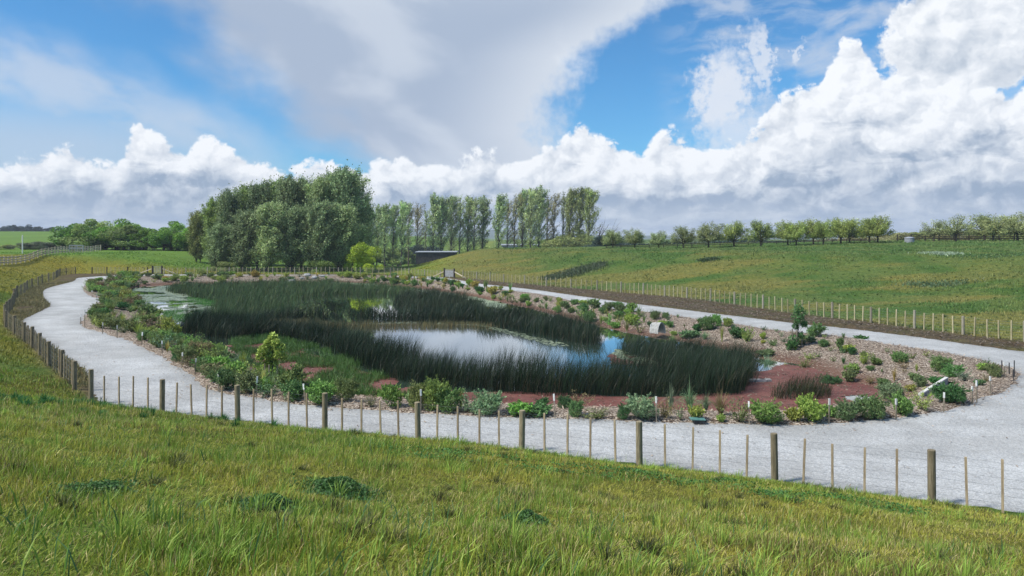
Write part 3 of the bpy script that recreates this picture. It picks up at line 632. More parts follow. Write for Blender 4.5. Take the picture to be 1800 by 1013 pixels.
tussocks(70, 60, 0.26, (0.045, 0.145, 0.040), 'cocksfoot_tussocks', 'lush blue green grass growing at the left of the near bank', lambda n: (rng.normal(-11.2, 2.0, n), rng.normal(18.8, 1.6, n)), w=0.01)
def fence_fringe(n):
    i = rng.integers(0, len(front_posts) + 1, n); Q = np.array([(15.0, 13.3)] + [(12.1, 14.7)] + front_posts); t = rng.random(n)[:, None]; p_ = Q[i] * (1 - t) + Q[np.minimum(i + 1, len(Q) - 1)] * t
    return p_[:, 0] - 0.05, p_[:, 1] - rng.uniform(0.22, 0.5, n)
tussocks(260, 12, 0.17, (0.10, 0.18, 0.035), 'verge_grass', 'ragged grass growing along the foot of the near fence', fence_fringe)
# middle distance fields: rougher tufts, larger as they recede
def f_field(X, Y, sF, n):
    a = fbm(X * 0.2, Y * 0.2, 4, 251); h = rng.uniform(0.05, 0.16, n) * (0.5 + 1.2 * S(a, 0.4, 0.65)) ; sO = sdf(outer, X, Y)
    c = ground_col(X, Y, sF, sO) * rng.uniform(0.7, 1.4, (n, 1)) * 1.1; lean = rng.normal(0.03, 0.05, (n, 2)); keep = (Y > 26) | (X < -12)
    return h, lean, c, keep, np.full(n, 1.4)
turf('field_grass', 190000, 26, 150, 1.15, -0.85, 0.85, f_field, 'rough pasture grass on the banks and fields beyond the path', wmin=0.01, px_=0.0009)
tussocks(2400, 9, 0.19, (0.085, 0.125, 0.032), 'pasture_tussocks', 'rough grass tussocks scattered over the right hand pasture', lambda n: (lambda Y: (Y * rng.uniform(0.02, 0.80, n), Y))(rng.uniform(44, 128, n)), spread=1.1, w=0.02)
tussocks(900, 9, 0.22, (0.14, 0.16, 0.035), 'hill_tussocks', 'rough grass tussocks scattered over the left hill', lambda n: (lambda Y: (Y * rng.uniform(-0.80, -0.60, n), Y))(rng.uniform(28, 110, n)), spread=1.1, w=0.02)
# clover
def clover(name, label, X, Y, hgt, n, r=0.022, col=(0.062, 0.140, 0.036)):
    sF = sdf(fence_poly, X, Y); k = sF > 0.15; X, Y = X[k], Y[k]; hgt = (hgt if np.ndim(hgt) == 0 else hgt[k]); Z = ground_z(X, Y, sF[k]); n = len(X)
    C_ = np.stack([X, Y, Z + hgt * rng.uniform(0.25, 1.0, n)], 1); nrm = rng.normal(0, 0.8, (n, 3)) + np.array([0, 0, 1]); nrm /= np.linalg.norm(nrm, axis=1)[:, None]
    a = np.cross(nrm, rng.normal(0, 1, (n, 3))); a /= np.linalg.norm(a, axis=1)[:, None]; b = np.cross(nrm, a); rr = r * rng.uniform(0.6, 1.3, (n, 1))
    V = np.stack([C_ - a * rr, C_ + b * rr * 0.6, C_ + a * rr, C_ - b * rr * 0.6], 1).reshape(-1, 3); c = np.repeat(np.array(col)[None, :] * rng.uniform(0.5, 1.7, (n, 1)), 4, 0)
    return tag(link(name, mesh(name, V, np.arange(n * 4).reshape(-1, 4), None, M['grassblade'], c)), label, 'clover', kind='stuff')
def on_bank(u, v):
    lo, hi = 4.0, 30.0; Y = np.linspace(4, 40, 600); X = (u - CX) / F * Y; z = ground_z(X, Y); vv = HV + (CZ - z) * F / Y; i = np.argmin(abs(vv - v)); return X[i], Y[i]
def patch(u, v, wpx, dep, n):
    X0, Y0 = on_bank(u, v); r = wpx * Y0 / F / 2; a = rng.uniform(0, 2 * pi, n); q = rng.random(n) ** 0.5; e = 0.8 + 0.4 * vnoise(np.cos(a) * 1.5 + 7, np.sin(a) * 1.5 + u, 3)
    q = np.abs(rng.normal(0, 0.52, n)); return X0 + np.cos(a) * q * r * e, Y0 + np.sin(a) * q * dep * e, np.minimum(q, 1)
for (u, v, w_, dep, hh, nn, lb) in [(597, 866, 122, 0.44, 0.14, 6500, 'dense dark green clump of clover leaves in the middle of the near bank'), (160, 870, 92, 0.42, 0.10, 2600, 'dark green clover mat at the left of the near bank'),
        (478, 892, 96, 0.30, 0.10, 1800, 'low clover mat below and left of the big clover clump'), (926, 916, 74, 0.26, 0.09, 1500, 'small dull green clover mat right of the big clover clump')]:
    X, Y, q = patch(u, v, w_, dep, nn * 2); clover('clover_clump', lb, X, Y, 0.03 + (hh - .03) * np.exp(-2.2 * q ** 2) * (0.35 + 1.2 * vnoise(X * 5, Y * 5, 5)), nn * 2, r=0.017 if hh < .2 else 0.024)
Xc, Yc = [], []
for t in np.linspace(0, 1, 90):
    u = 690 + t * 920; v = np.interp(u, [690, 830, 960, 1100, 1250, 1400, 1620], [797, 806, 822, 838, 852, 874, 905]) + rng.uniform(-8, 9); x0, y0 = on_bank(u, v)
    if rng.random() < 0.78: k = int(rng.uniform(60, 240)); Xc.append(rng.normal(x0, 0.22, k)); Yc.append(rng.normal(y0, 0.16, k))
Xc = np.concatenate(Xc); Yc = np.concatenate(Yc); clover('clover_band', 'band of green clover running along the near bank below the fence', Xc, Yc, 0.09, len(Xc), r=0.02, col=(0.07, 0.17, 0.035))

# ------------------------------------------------------------------ plants
def leaves(C_, size, asp=0.5, up=0.3, out=None, col=(1, 1, 1), var=0.35, dirv=None):
    n = len(C_); nrm = rng.normal(0, 1, (n, 3)); nrm[:, 2] += up
    if out is not None: nrm += out
    nrm /= np.linalg.norm(nrm, axis=1)[:, None] + 1e-9
    a = rng.normal(0, 1, (n, 3)) if dirv is None else dirv + rng.normal(0, 0.45, (n, 3)); a = a - nrm * (a * nrm).sum(1)[:, None]; a /= np.linalg.norm(a, axis=1)[:, None] + 1e-9; b = np.cross(nrm, a)
    s_ = (np.broadcast_to(size, (n,)) * rng.uniform(0.6, 1.35, n))[:, None]
    V = np.stack([C_ - a * s_ * 0.5, C_ + b * s_ * 0.5 * asp - a * s_ * 0.05, C_ + a * s_ * 0.5, C_ - b * s_ * 0.5 * asp - a * s_ * 0.05], 1).reshape(-1, 3)
    c = np.repeat(np.asarray(col) * np.exp(rng.normal(0, var, (n, 1))), 4, 0) if np.ndim(col) == 2 else np.repeat(np.array(col)[None, :] * np.exp(rng.normal(0, var, (n, 1))), 4, 0)
    return V, c
def leafmesh(name, V, c): return mesh(name, V, np.arange(len(V)).reshape(-1, 4), None, M['leaf'], c)
def shrub_round(seed, n=2300, leaf=0.08, asp=0.45, lumps=7, flat=0.8):
    r_ = np.random.default_rng(seed); L = [(0, 0, 0.42, 0.42)] + [(r_.uniform(-.26, .26), r_.uniform(-.26, .26), r_.uniform(0.3, 0.62), r_.uniform(0.2, 0.3)) for _ in range(lumps)]
    P_ = []
    for (x, y, z, r) in L:
        m_ = int(n * r * r / sum(q[3] ** 2 for q in L)); d = r_.normal(0, 1, (m_, 3)); d /= np.linalg.norm(d, axis=1)[:, None]; q = r * (0.72 + 0.34 * r_.random((m_, 1)))
        P_.append(np.array([x, y, z]) + d * q)
    for _ in range(26):
        d = r_.normal(0, 1, 3); d[2] = abs(d[2]) * 0.9 + 0.15; d /= np.linalg.norm(d); t = r_.uniform(0.3, 0.46 + r_.uniform(0.05, 0.24), (n // 50, 1)); P_.append(np.array([0, 0, 0.36]) + d * t + r_.normal(0, 0.022, (n // 50, 3)))
    P_ = np.concatenate(P_); P_ = P_[P_[:, 2] > 0.02]; P_[:, 2] *= flat; P_[:, 0] += 0.12 * np.sin(P_[:, 2] * 5 + seed); out = P_ - np.array([0, 0, 0.25]); out /= np.linalg.norm(out, axis=1)[:, None]
    V, c = leaves(P_, leaf, asp, 0.2, out * 0.3, (1, 1, 1), 0.3, dirv=out + np.array([0, 0, 0.5])); return leafmesh('foliage', V, c)
def shrub_twiggy(seed, n=800, leaf=0.075):
    r_ = np.random.default_rng(seed); P_ = []; st = MB()
    for k in range(13):
        a = r_.uniform(0, 6.28); e = r_.uniform(0.5, 1.35); L_ = r_.uniform(0.5, 1.0); d = np.array([math.cos(a) * math.cos(e), math.sin(a) * math.cos(e), math.sin(e)])
        pts = [np.array([0, 0, 0.0]) + d * L_ * t + np.array([0, 0, 0.12 * t * t]) for t in (0, 0.4, 0.75, 1.0)]; st.tube(pts, [0.014, 0.010, 0.006, 0.003], 4, False)
        t = r_.uniform(0.25, 1.05, n // 13)[:, None]; P_.append(d * L_ * t + np.array([0, 0, 0.12]) * t * t + r_.normal(0, 0.055, (n // 13, 3)))
    V, c = leaves(np.concatenate(P_), leaf, 0.5, 0.4, None, (1, 1, 1), 0.35); return leafmesh('foliage', V, c), st.me('stem', M['trunk'])
def tuft(seed, n=90, H=1.0, spread=0.7, w=0.03, bend=0.15):
    r_ = np.random.default_rng(seed); a = r_.uniform(0, 2 * pi, n); r = r_.random(n) ** 0.6 * spread; h = H * r_.uniform(0.6, 1.05, n) * np.sqrt(np.clip(1 - (r / 1.25) ** 2, 0.05, 1)); V = []; c = []
    dirs = np.stack([np.cos(a), np.sin(a), np.zeros(n)], 1); side = np.stack([-np.sin(a), np.cos(a), np.zeros(n)], 1); seg = 5; Vs = []
    for i in range(seg):
        t = i / (seg - 1); z = h * (t - bend * t ** 3 * (r / spread) * 1.6); p_ = dirs * (0.03 + r * H * (0.35 * t + 0.65 * t * t))[:, None] + np.array([0, 0, 1.0]) * z[:, None]; ww = w * (1 - 0.88 * t) * 0.5
        Vs += [p_ - side * ww, p_ + side * ww]
    V = np.stack(Vs, 1); i0 = np.arange(n)[:, None] * 2 * seg; q = np.concatenate([i0 + np.array([[2 * k, 2 * k + 1, 2 * k + 3, 2 * k + 2]]) for k in range(seg - 1)])
    c = np.repeat(np.exp(r_.normal(0, 0.25, (n, 1))), 3, 1); c = np.repeat(c[:, None, :], 2 * seg, 1).reshape(-1, 3); return mesh('blades', V.reshape(-1, 3), q, None, M['leaf'], c)
def stemmesh(k=5):
    st = MB()
    for i in range(k):
        a = 6.28 * i / k; st.tube([(0.01 * math.cos(a), 0.01 * math.sin(a), -0.05), (0.1 * math.cos(a), 0.1 * math.sin(a), 0.2), (0.2 * math.cos(a), 0.2 * math.sin(a), 0.42)], [0.02, 0.014, 0.006], 4, False)
    return st.me('stem', M['trunk'])
STEM = stemmesh()
ROUND = [shrub_round(s_) for s_ in (1, 2, 3)]; DENSE = [shrub_round(s_, 3300, 0.062, 0.42, 4, 0.85) for s_ in (11, 12)]; LEAFY = [shrub_round(s_, 900, 0.125, 0.55, 9, 0.75) for s_ in (21, 22)]
TWIG = [shrub_twiggy(s_) for s_ in (31, 32, 33)]; TUFT = [tuft(s_, 110, 1.0, 0.62, 0.030) for s_ in (41, 42)]; SPIKE = [tuft(s_, 60, 1.0, 0.42, 0.05, 0.02) for s_ in (51, 52)]; ARCH = [tuft(61, 110, 1.0, 0.8, 0.032, 0.6)]
SEED = [shrub_twiggy(s_, 150, 0.12) for s_ in (71, 72, 73)]
TONE = {'mid green': (0.066, 0.112, 0.036), 'bright green': (0.098, 0.165, 0.038), 'dark green': (0.030, 0.075, 0.022), 'olive': (0.085, 0.110, 0.038), 'grey green': (0.090, 0.135, 0.070), 'yellow green': (0.145, 0.180, 0.038),
        'golden': (0.20, 0.18, 0.04), 'brownish': (0.115, 0.095, 0.045), 'silvery green': (0.115, 0.165, 0.085)}
PLANTS = []
def plant(kind, x, y, z, w, h, tone, label=None, group=None, cat='shrub'):
    r1 = random.Random(int(abs(x) * 100) * 7919 + int(y * 100)); c = [v * 2.05 * r1.uniform(0.85, 1.15) for v in TONE[tone]]; rz = r1.uniform(0, 6.28)
    e = bpy.data.objects.new({'round': 'shrub', 'dense': 'shrub', 'leafy': 'leafy_shrub', 'twiggy': 'open_shrub', 'tuft': 'sedge_tuft', 'spike': 'flax_plant', 'arch': 'arching_grass', 'seed': 'seedling'}[kind], None) if kind not in ('tuft', 'spike', 'arch') else None
    if e is None:
        mm = {'tuft': TUFT, 'spike': SPIKE, 'arch': ARCH}[kind]; me = mm[r1.randrange(len(mm))]
        e = link({'tuft': 'sedge_tuft', 'spike': 'flax_plant', 'arch': 'arching_grass'}[kind], me, None, (x, y, z - 0.03), rz, (w / 1.1, w / 1.1, h), c)
    else:
        COL.objects.link(e); e.location = (x, y, z - 0.02); e.rotation_euler = (0, 0, rz); e.scale = (w, w, h / (0.78 if kind != 'seed' and kind != 'twiggy' else 0.95)); e.empty_display_size = 0.1
        if kind in ('twiggy', 'seed'):
            f_, s_ = (TWIG if kind == 'twiggy' else SEED)[r1.randrange(3)]; link('foliage', f_, e, color=c); link('stem', s_, e)
        else:
            mm = {'round': ROUND, 'dense': DENSE, 'leafy': LEAFY}[kind]; link('foliage', mm[r1.randrange(len(mm))], e, color=c); link('stem', STEM, e)
    tag(e, label, {'tuft': 'sedge', 'spike': 'flax', 'arch': 'reed grass', 'seed': 'seedling'}.get(kind, cat), group); PLANTS.append(e); return e
ORD = ['first', 'second', 'third', 'fourth', 'fifth', 'sixth', 'seventh', 'eighth', 'ninth', 'tenth', 'eleventh', 'twelfth', 'thirteenth', 'fourteenth', 'fifteenth', 'sixteenth', 'seventeenth', 'eighteenth', 'nineteenth', 'twentieth']
TENS = {20: 'twenty', 30: 'thirty', 40: 'forty', 50: 'fifty', 60: 'sixty'}
def ordn(i):
    i += 1
    if i <= 20: return ORD[i - 1]
    t, r = i // 10 * 10, i % 10
    return TENS[t] + '-' + ORD[r - 1] if r else TENS[t][:-1] + 'ieth'
KW = {'round': 'rounded shrub', 'dense': 'tight domed shrub', 'leafy': 'broad-leaved shrub', 'twiggy': 'open twiggy shrub', 'tuft': 'arching sedge', 'spike': 'upright flax', 'arch': 'tall arching reed grass', 'seed': 'small seedling'}
def row(lst, where, group):
    lst = sorted(lst); cnt = {}
    for (u, v, w_, h_, kind, tone) in lst: cnt[(kind, tone)] = cnt.get((kind, tone), 0) + 1
    seen = {}
    for (u, v, w_, h_, kind, tone) in lst:
        x, y, z = on_bed(u, v); s_ = y / F; k = (kind, tone); i = seen.get(k, 0); seen[k] = i + 1
        lab = f'{tone} {KW[kind]} {where}' if cnt[k] == 1 else f'{ordn(i)} {tone} {KW[kind]} {where}, from left'
        plant(kind, x, y + w_ * s_ * 0.2, z, w_ * s_, h_ * s_ * (1.14 if 'front' in where else 1.0), tone, lab, group)
row([(512, 707, 42, 36, 'round', 'mid green'), (560, 712, 48, 42, 'round', 'bright green'), (607, 706, 42, 36, 'dense', 'olive'), (689, 718, 40, 40, 'round', 'bright green'), (735, 722, 42, 44, 'dense', 'olive'), (760, 724, 50, 52, 'dense', 'bright green'),
     (786, 727, 55, 40, 'dense', 'mid green'), (822, 728, 36, 36, 'twiggy', 'grey green'), (854, 731, 58, 38, 'dense', 'silvery green'), (912, 733, 42, 27, 'leafy', 'bright green'), (948, 733, 42, 23, 'leafy', 'mid green'), (955, 716, 26, 13, 'round', 'dark green'),
     (992, 722, 27, 20, 'dense', 'dark green'), (1012, 735, 28, 28, 'dense', 'mid green'), (1012, 720, 40, 24, 'twiggy', 'brownish'), (1052, 737, 52, 16, 'twiggy', 'olive'), (1097, 738, 24, 26, 'dense', 'dark green'), (1132, 739, 58, 40, 'dense', 'silvery green'),
     (1170, 737, 30, 30, 'twiggy', 'brownish'), (1197, 740, 20, 30, 'seed', 'grey green'), (1225, 739, 28, 27, 'leafy', 'yellow green'), (1270, 734, 56, 44, 'tuft', 'brownish'), (1270, 742, 16, 14, 'leafy', 'yellow green'), (1302, 743, 42, 36, 'twiggy', 'olive'),
     (1352, 748, 58, 40, 'dense', 'bright green'), (1398, 742, 34, 26, 'leafy', 'yellow green'), (1428, 742, 48, 42, 'round', 'yellow green'), (1490, 741, 46, 33, 'dense', 'mid green'), (1542, 739, 58, 38, 'dense', 'mid green'), (1588, 732, 38, 38, 'round', 'bright green'),
     (1626, 724, 32, 36, 'twiggy', 'yellow green'), (810, 722, 26, 34, 'spike', 'golden'), (870, 726, 24, 22, 'twiggy', 'grey green'), (1180, 722, 34, 60, 'arch', 'grey green'), (1215, 722, 50, 62, 'arch', 'silvery green'), (1243, 720, 36, 48, 'arch', 'grey green'),
     (725, 716, 22, 30, 'leafy', 'silvery green'), (650, 716, 26, 18, 'twiggy', 'brownish'), (1290, 716, 30, 36, 'arch', 'silvery green'), (1000, 712, 18, 16, 'twiggy', 'brownish'), (1460, 735, 26, 22, 'leafy', 'bright green')],
    'in the front row by the path', 'shrubs in the front row beside the path')
row([(1435, 592, 32, 25, 'dense', 'mid green'), (1424, 602, 26, 14, 'leafy', 'mid green'), (1448, 610, 19, 15, 'round', 'mid green'), (1478, 613, 13, 23, 'leafy', 'mid green'), (1514, 602, 24, 14, 'leafy', 'dark green'), (1498, 624, 15, 16, 'round', 'dark green'),
     (1485, 621, 16, 12, 'leafy', 'mid green'), (1439, 629, 12, 12, 'seed', 'dark green'), (1467, 636, 13, 10, 'seed', 'olive'), (1415, 650, 24, 20, 'twiggy', 'olive'), (1518, 639, 16, 14, 'twiggy', 'olive'), (1503, 658, 19, 23, 'leafy', 'bright green'),
     (1541, 642, 22, 16, 'round', 'olive'), (1533, 652, 15, 11, 'round', 'mid green'), (1583, 638, 29, 21, 'dense', 'mid green'), (1604, 631, 14, 12, 'twiggy', 'olive'), (1613, 654, 15, 16, 'spike', 'yellow green'), (1574, 671, 18, 27, 'spike', 'golden'),
     (1619, 681, 24, 22, 'round', 'olive'), (1655, 653, 40, 28, 'dense', 'olive'), (1678, 664, 38, 24, 'dense', 'mid green'), (1698, 670, 26, 20, 'twiggy', 'grey green'), (1729, 651, 18, 16, 'leafy', 'yellow green'), (1752, 664, 28, 25, 'dense', 'olive'),
     (1735, 671, 16, 14, 'twiggy', 'brownish'), (1459, 689, 42, 30, 'dense', 'dark green'), (1498, 673, 24, 28, 'leafy', 'olive'), (1553, 682, 22, 20, 'round', 'mid green'), (1533, 675, 16, 14, 'twiggy', 'brownish'), (1577, 708, 48, 34, 'dense', 'grey green'),
     (1683, 709, 62, 34, 'dense', 'dark green'), (1660, 706, 24, 26, 'round', 'grey green'), (1718, 632, 14, 14, 'seed', 'mid green'), (1607, 612, 10, 13, 'seed', 'grey green'), (1544, 605, 10, 10, 'seed', 'mid green'), (1590, 655, 10, 9, 'seed', 'brownish'),
     (1645, 622, 9, 9, 'seed', 'dark green'), (1560, 620, 11, 10, 'seed', 'olive'), (1520, 628, 12, 12, 'round', 'olive')],
    'on the right mulch slope', 'shrubs on the right mulch slope')
row([(1067, 548, 23, 17, 'dense', 'mid green'), (1090, 559, 21, 14, 'round', 'mid green'), (1114, 568, 19, 17, 'round', 'bright green'), (1133, 561, 10, 10, 'seed', 'dark green'), (1151, 562, 20, 17, 'dense', 'mid green'), (1170, 560, 13, 12, 'dense', 'olive'),
     (1228, 583, 16, 17, 'leafy', 'dark green'), (1247, 581, 30, 26, 'dense', 'mid green'), (1262, 574, 18, 24, 'round', 'bright green'), (1279, 575, 17, 19, 'round', 'yellow green'), (1270, 602, 15, 32, 'spike', 'yellow green'), (1212, 595, 34, 17, 'leafy', 'mid green'),
     (1240, 598, 28, 18, 'tuft', 'silvery green'), (1297, 595, 30, 24, 'leafy', 'dark green'), (1314, 602, 20, 28, 'twiggy', 'yellow green'), (1332, 577, 15, 16, 'dense', 'dark green'), (1360, 581, 23, 18, 'dense', 'bright green'), (1343, 596, 11, 14, 'leafy', 'yellow green'),
     (1375, 593, 11, 13, 'seed', 'grey green'), (1361, 609, 24, 14, 'twiggy', 'mid green'), (1352, 626, 34, 12, 'leafy', 'mid green'), (1350, 651, 50, 32, 'tuft', 'silvery green'), (1381, 650, 11, 16, 'spike', 'golden'), (1392, 617, 18, 22, 'leafy', 'dark green'),
     (1315, 650, 26, 40, 'tuft', 'olive'), (1196, 556, 8, 14, 'seed', 'grey green'), (1225, 563, 12, 17, 'leafy', 'grey green'), (1143, 575, 9, 12, 'leafy', 'dark green'), (1165, 572, 16, 10, 'leafy', 'yellow green'), (1178, 576, 14, 14, 'leafy', 'mid green'),
     (1300, 575, 9, 9, 'seed', 'mid green'), (1183, 605, 30, 20, 'tuft', 'olive'), (1370, 660, 22, 16, 'tuft', 'olive'), (1408, 660, 16, 12, 'seed', 'dark green')],
    'on the slope behind the right reed bed', 'shrubs behind the right reed bed')
row([(478, 664, 36, 44, 'twiggy', 'mid green'), (408, 668, 36, 38, 'leafy', 'bright green'), (395, 642, 28, 34, 'spike', 'mid green'), (425, 648, 22, 32, 'spike', 'yellow green'), (372, 640, 30, 28, 'twiggy', 'mid green'), (352, 628, 32, 30, 'leafy', 'bright green'),
     (310, 636, 22, 18, 'dense', 'dark green'), (335, 632, 28, 28, 'round', 'bright green'), (395, 686, 44, 42, 'round', 'mid green'), (430, 692, 46, 40, 'round', 'olive'), (470, 700, 40, 30, 'twiggy', 'grey green'), (350, 655, 20, 18, 'round', 'mid green'),
     (365, 660, 14, 12, 'round', 'dark green'), (440, 615, 18, 18, 'spike', 'golden'), (505, 670, 40, 30, 'tuft', 'olive'), (590, 655, 44, 26, 'tuft', 'silvery green'), (620, 648, 40, 22, 'tuft', 'grey green'), (545, 648, 36, 20, 'tuft', 'mid green'),
     (275, 612, 26, 24, 'leafy', 'olive'), (250, 600, 24, 20, 'dense', 'mid green'), (292, 620, 20, 22, 'spike', 'golden'), (196, 580, 34, 24, 'dense', 'olive'), (228, 585, 38, 24, 'round', 'olive'), (180, 560, 20, 22, 'round', 'mid green'),
     (163, 565, 22, 26, 'round', 'mid green'), (186, 541, 20, 15, 'dense', 'mid green'), (215, 545, 26, 16, 'round', 'dark green'), (170, 548, 22, 16, 'round', 'olive'), (257, 552, 22, 18, 'dense', 'olive'), (262, 585, 40, 28, 'twiggy', 'brownish'),
     (188, 525, 24, 14, 'round', 'mid green'), (172, 513, 26, 13, 'round', 'bright green'), (158, 505, 16, 10, 'dense', 'dark green'), (205, 505, 34, 14, 'round', 'bright green'), (225, 495, 26, 12, 'round', 'mid green')],
    'on the left mulch bank', 'shrubs on the left mulch bank')
# infill: look-alike young plants, thick on the left bank, sparse and small on the right and far banks
def infill(n, zone, kinds, tones, wr, hr, label, group, seed, gapd=0.5, rmin=0.5):
    r_ = np.random.default_rng(seed); got = []; tries = 0
    while len(got) < n and tries < 60:
        tries += 1; c_ = zone(r_, 60); x, y = c_[:, 0], c_[:, 1]; k = (sdf(inner, x, y) < -0.45) & (sdf(shore, x, y) > 0.15); 
        for a, b in zip(x[k], y[k]):
            if all((a - q[0]) ** 2 + (b - q[1]) ** 2 > rmin ** 2 for q in got): got.append((a, b))
            if len(got) >= n: break
    g = np.array(got); z = bed_z(g[:, 0], g[:, 1])
    for (a, b), c in zip(got, z):
        kd = kinds[r_.integers(len(kinds))]; tn = tones[r_.integers(len(tones))]; w_ = r_.uniform(*wr)
        plant(kd, a, b, c, w_, w_ * r_.uniform(*hr), tn, label(kd, tn), group)
def pzone(poly): 
    Pp = np.array(px(poly)); lo, hi = Pp.min(0), Pp.max(0)
    def f(r_, n):
        q = r_.uniform(lo, hi, (n * 6, 2)); return q[sdf(Pp, q[:, 0], q[:, 1]) < 0][:n]
    return f
NK = {'round': 'young rounded shrub', 'dense': 'young domed shrub', 'leafy': 'young broad-leaved shrub', 'twiggy': 'young open shrub', 'tuft': 'young sedge', 'spike': 'young flax', 'seed': 'tiny seedling'}
lb = lambda where: (lambda k, t: f'{t} {NK[k]} {where}')
infill(170, pzone([(150, 487), (250, 487), (300, 520), (300, 590), (340, 610), (420, 640), (500, 690), (640, 712), (620, 722), (450, 700), (350, 672), (250, 610), (140, 580), (150, 540)]), ['round', 'leafy', 'twiggy', 'dense', 'tuft', 'twiggy', 'spike'], ['olive', 'yellow green', 'mid green', 'olive', 'bright green', 'yellow green', 'brownish'], (0.6, 1.35), (0.6, 0.95),
       lb('crowded among others on the left mulch bank'), 'young plants crowded on the left bank', 5, rmin=0.8)
infill(75, pzone([(300, 590), (420, 625), (520, 668), (640, 700), (640, 715), (480, 706), (370, 680), (300, 640), (240, 605)]), ['leafy', 'tuft', 'twiggy', 'round', 'spike'], ['yellow green', 'bright green', 'olive', 'mid green', 'grey green'], (0.5, 1.05), (0.6, 1.0),
       lb('in the lush near left corner of the planting'), 'young plants in the near left corner', 15, rmin=0.5)
infill(62, pzone([(880, 515), (1000, 533), (1140, 555), (1120, 590), (1040, 575), (940, 545), (860, 520)]), ['round', 'leafy', 'seed', 'spike', 'twiggy'], ['mid green', 'yellow green', 'bright green', 'olive'], (0.4, 1.05), (0.6, 1.1),
       lb('on the mulch bank behind the middle reeds'), 'young plants on the middle of the far right bank', 6, rmin=0.8)
infill(95, pzone([(640, 485), (760, 492), (900, 513), (880, 530), (780, 512), (640, 500)]), ['seed', 'leafy', 'spike', 'round'], ['mid green', 'yellow green', 'bright green', 'golden', 'dark green'], (0.5, 1.15), (0.6, 1.1),
       lb('on the far right mulch bank'), 'young plants on the far right bank', 7, rmin=0.8)
infill(60, pzone([(215, 485), (640, 485), (640, 500), (215, 500)]), ['seed', 'leafy', 'tuft', 'round'], ['mid green', 'yellow green', 'olive', 'golden'], (0.7, 1.6), (0.5, 0.9),
       lb('on the far mulch bank'), 'young plants on the far bank', 8, rmin=1.2)
infill(46, pzone([(1140, 555), (1300, 572), (1450, 590), (1600, 615), (1760, 650), (1700, 700), (1500, 660), (1350, 630), (1200, 600)]), ['seed', 'seed', 'twiggy', 'leafy', 'spike'], ['olive', 'mid green', 'brownish', 'yellow green', 'dark green'], (0.25, 0.6), (0.6, 1.0),
       lb('scattered on the right mulch slope'), 'tiny plants scattered on the right slope', 9, rmin=0.9)
# ------------------------------------------------------------------ fences
def gzp(x, y): return float(ground_z(np.array([x]), np.array([y]))[0])
def post_mesh(r, h, n=14, name='post'):
    b = MB(); b.tube([(0, 0, -0.3), (0, 0, h * 0.5), (0, 0, h - 0.012), (0, 0, h)], [r, r * 0.985, r * 0.97, r * 0.90], n); return b.me(name, M['post_wood'], smooth=False)
def batten_mesh(w, h, mat):
    b = MB(); b.box((0, 0, h / 2 - 0.04), (w, w * 0.8, h + 0.08)); return b.me('batten', mat)
POSTM = post_mesh(0.085, 1.13); POSTF = post_mesh(0.085, 1.13, 8)
POSTG = POSTF.copy(); POSTG.materials[0] = M['grey_post']
POSTD = POSTF.copy(); POSTD.materials[0] = M['dark_wood']
BAT = batten_mesh(0.048, 1.08, M['batten_wood']); BATP = batten_mesh(0.072, 1.1, M['pale_batten'])
def fence(name, pts, label, group=None, pm=None, bm=None, nb=4, skip=(), first_batten=True, maxb=100, wr=0.0022, jitter=True, order=None):
    root = bpy.data.objects.new(name, None); COL.objects.link(root); root.location = (pts[0][0], pts[0][1], gzp(*pts[0])); root.empty_display_size = 0.3
    tag(root, label, 'fence', group); ox, oy, oz = root.location; r_ = random.Random(len(pts)); extra = []; nbt = 0
    bat = []
    for i, (x, y) in enumerate(pts):
        z = gzp(x, y)
        o = link('post', pm, root, (x - ox, y - oy, z - oz), r_.uniform(0, 6), (1, 1, r_.uniform(0.96, 1.05)), rx=r_.gauss(0, .012), ry=r_.gauss(0, .012))
        if i + 1 < len(pts) and i not in skip:
            x2, y2 = pts[i + 1]; k = nb
            for j in range(1, k + 1):
                t = j / (k + 1) + r_.uniform(-.012, .012); bx, by = x + (x2 - x) * t, y + (y2 - y) * t; bat.append((bx, by, gzp(bx, by), math.atan2(y2 - y, x2 - x)))
    if order: bat.sort(key=order)
    for n_, (bx, by, bz_, ang) in enumerate(bat):
        if n_ < maxb: link('batten', bm, root, (bx - ox, by - oy, bz_ - oz), ang + r_.gauss(0, .08), (1, 1, r_.uniform(0.95, 1.04)), rx=r_.gauss(0, .015), ry=r_.gauss(0, .018))
        else: extra.append((bx - ox, by - oy, bz_ - oz, ang))
    if extra:
        b = MB()
        for (bx, by, bz_, ang) in extra: b.box((bx, by, bz_ + 0.52), (0.075, 0.06, 1.12), ang)
        tag(link('far_battens', b.me('far_battens', bm.materials[0]), root), kind='stuff')
    for hz in (0.18, 0.36, 0.54, 0.72, 0.90, 1.04):
        b = MB()
        for i in range(len(pts) - 1):
            if i in skip: continue
            (x, y), (x2, y2) = pts[i], pts[i + 1]
            b.tube([(x - ox, y - oy, gzp(x, y) + hz - oz), (x2 - ox, y2 - oy, gzp(x2, y2) + hz - oz)], wr, 3, False)
        link('wire', b.me('wire', M['wire']), root)
    return root
fence('post_and_batten_fence', ext_right[::-1] + front_posts, 'post and batten wire fence along the near side of the gravel path', pm=POSTM, bm=BAT)
fence('post_and_batten_fence', [front_posts[-1]] [0:0] + left_posts, 'post and batten fence curving up the left side of the path', pm=POSTM, bm=BAT, order=lambda b: b[1], wr=0.003)
fence('post_and_batten_fence', [left_posts[-1]] [0:0] + far_posts, 'short dark post fence at the far left bend, ending at the steel gate', pm=POSTD, bm=BATP, wr=0.004)
fence('post_and_batten_fence', far_posts2 + right_posts, 'pale batten fence along the far side, before the big tree clump', pm=POSTG, bm=BATP, wr=0.004, maxb=100, order=lambda b: b[1])
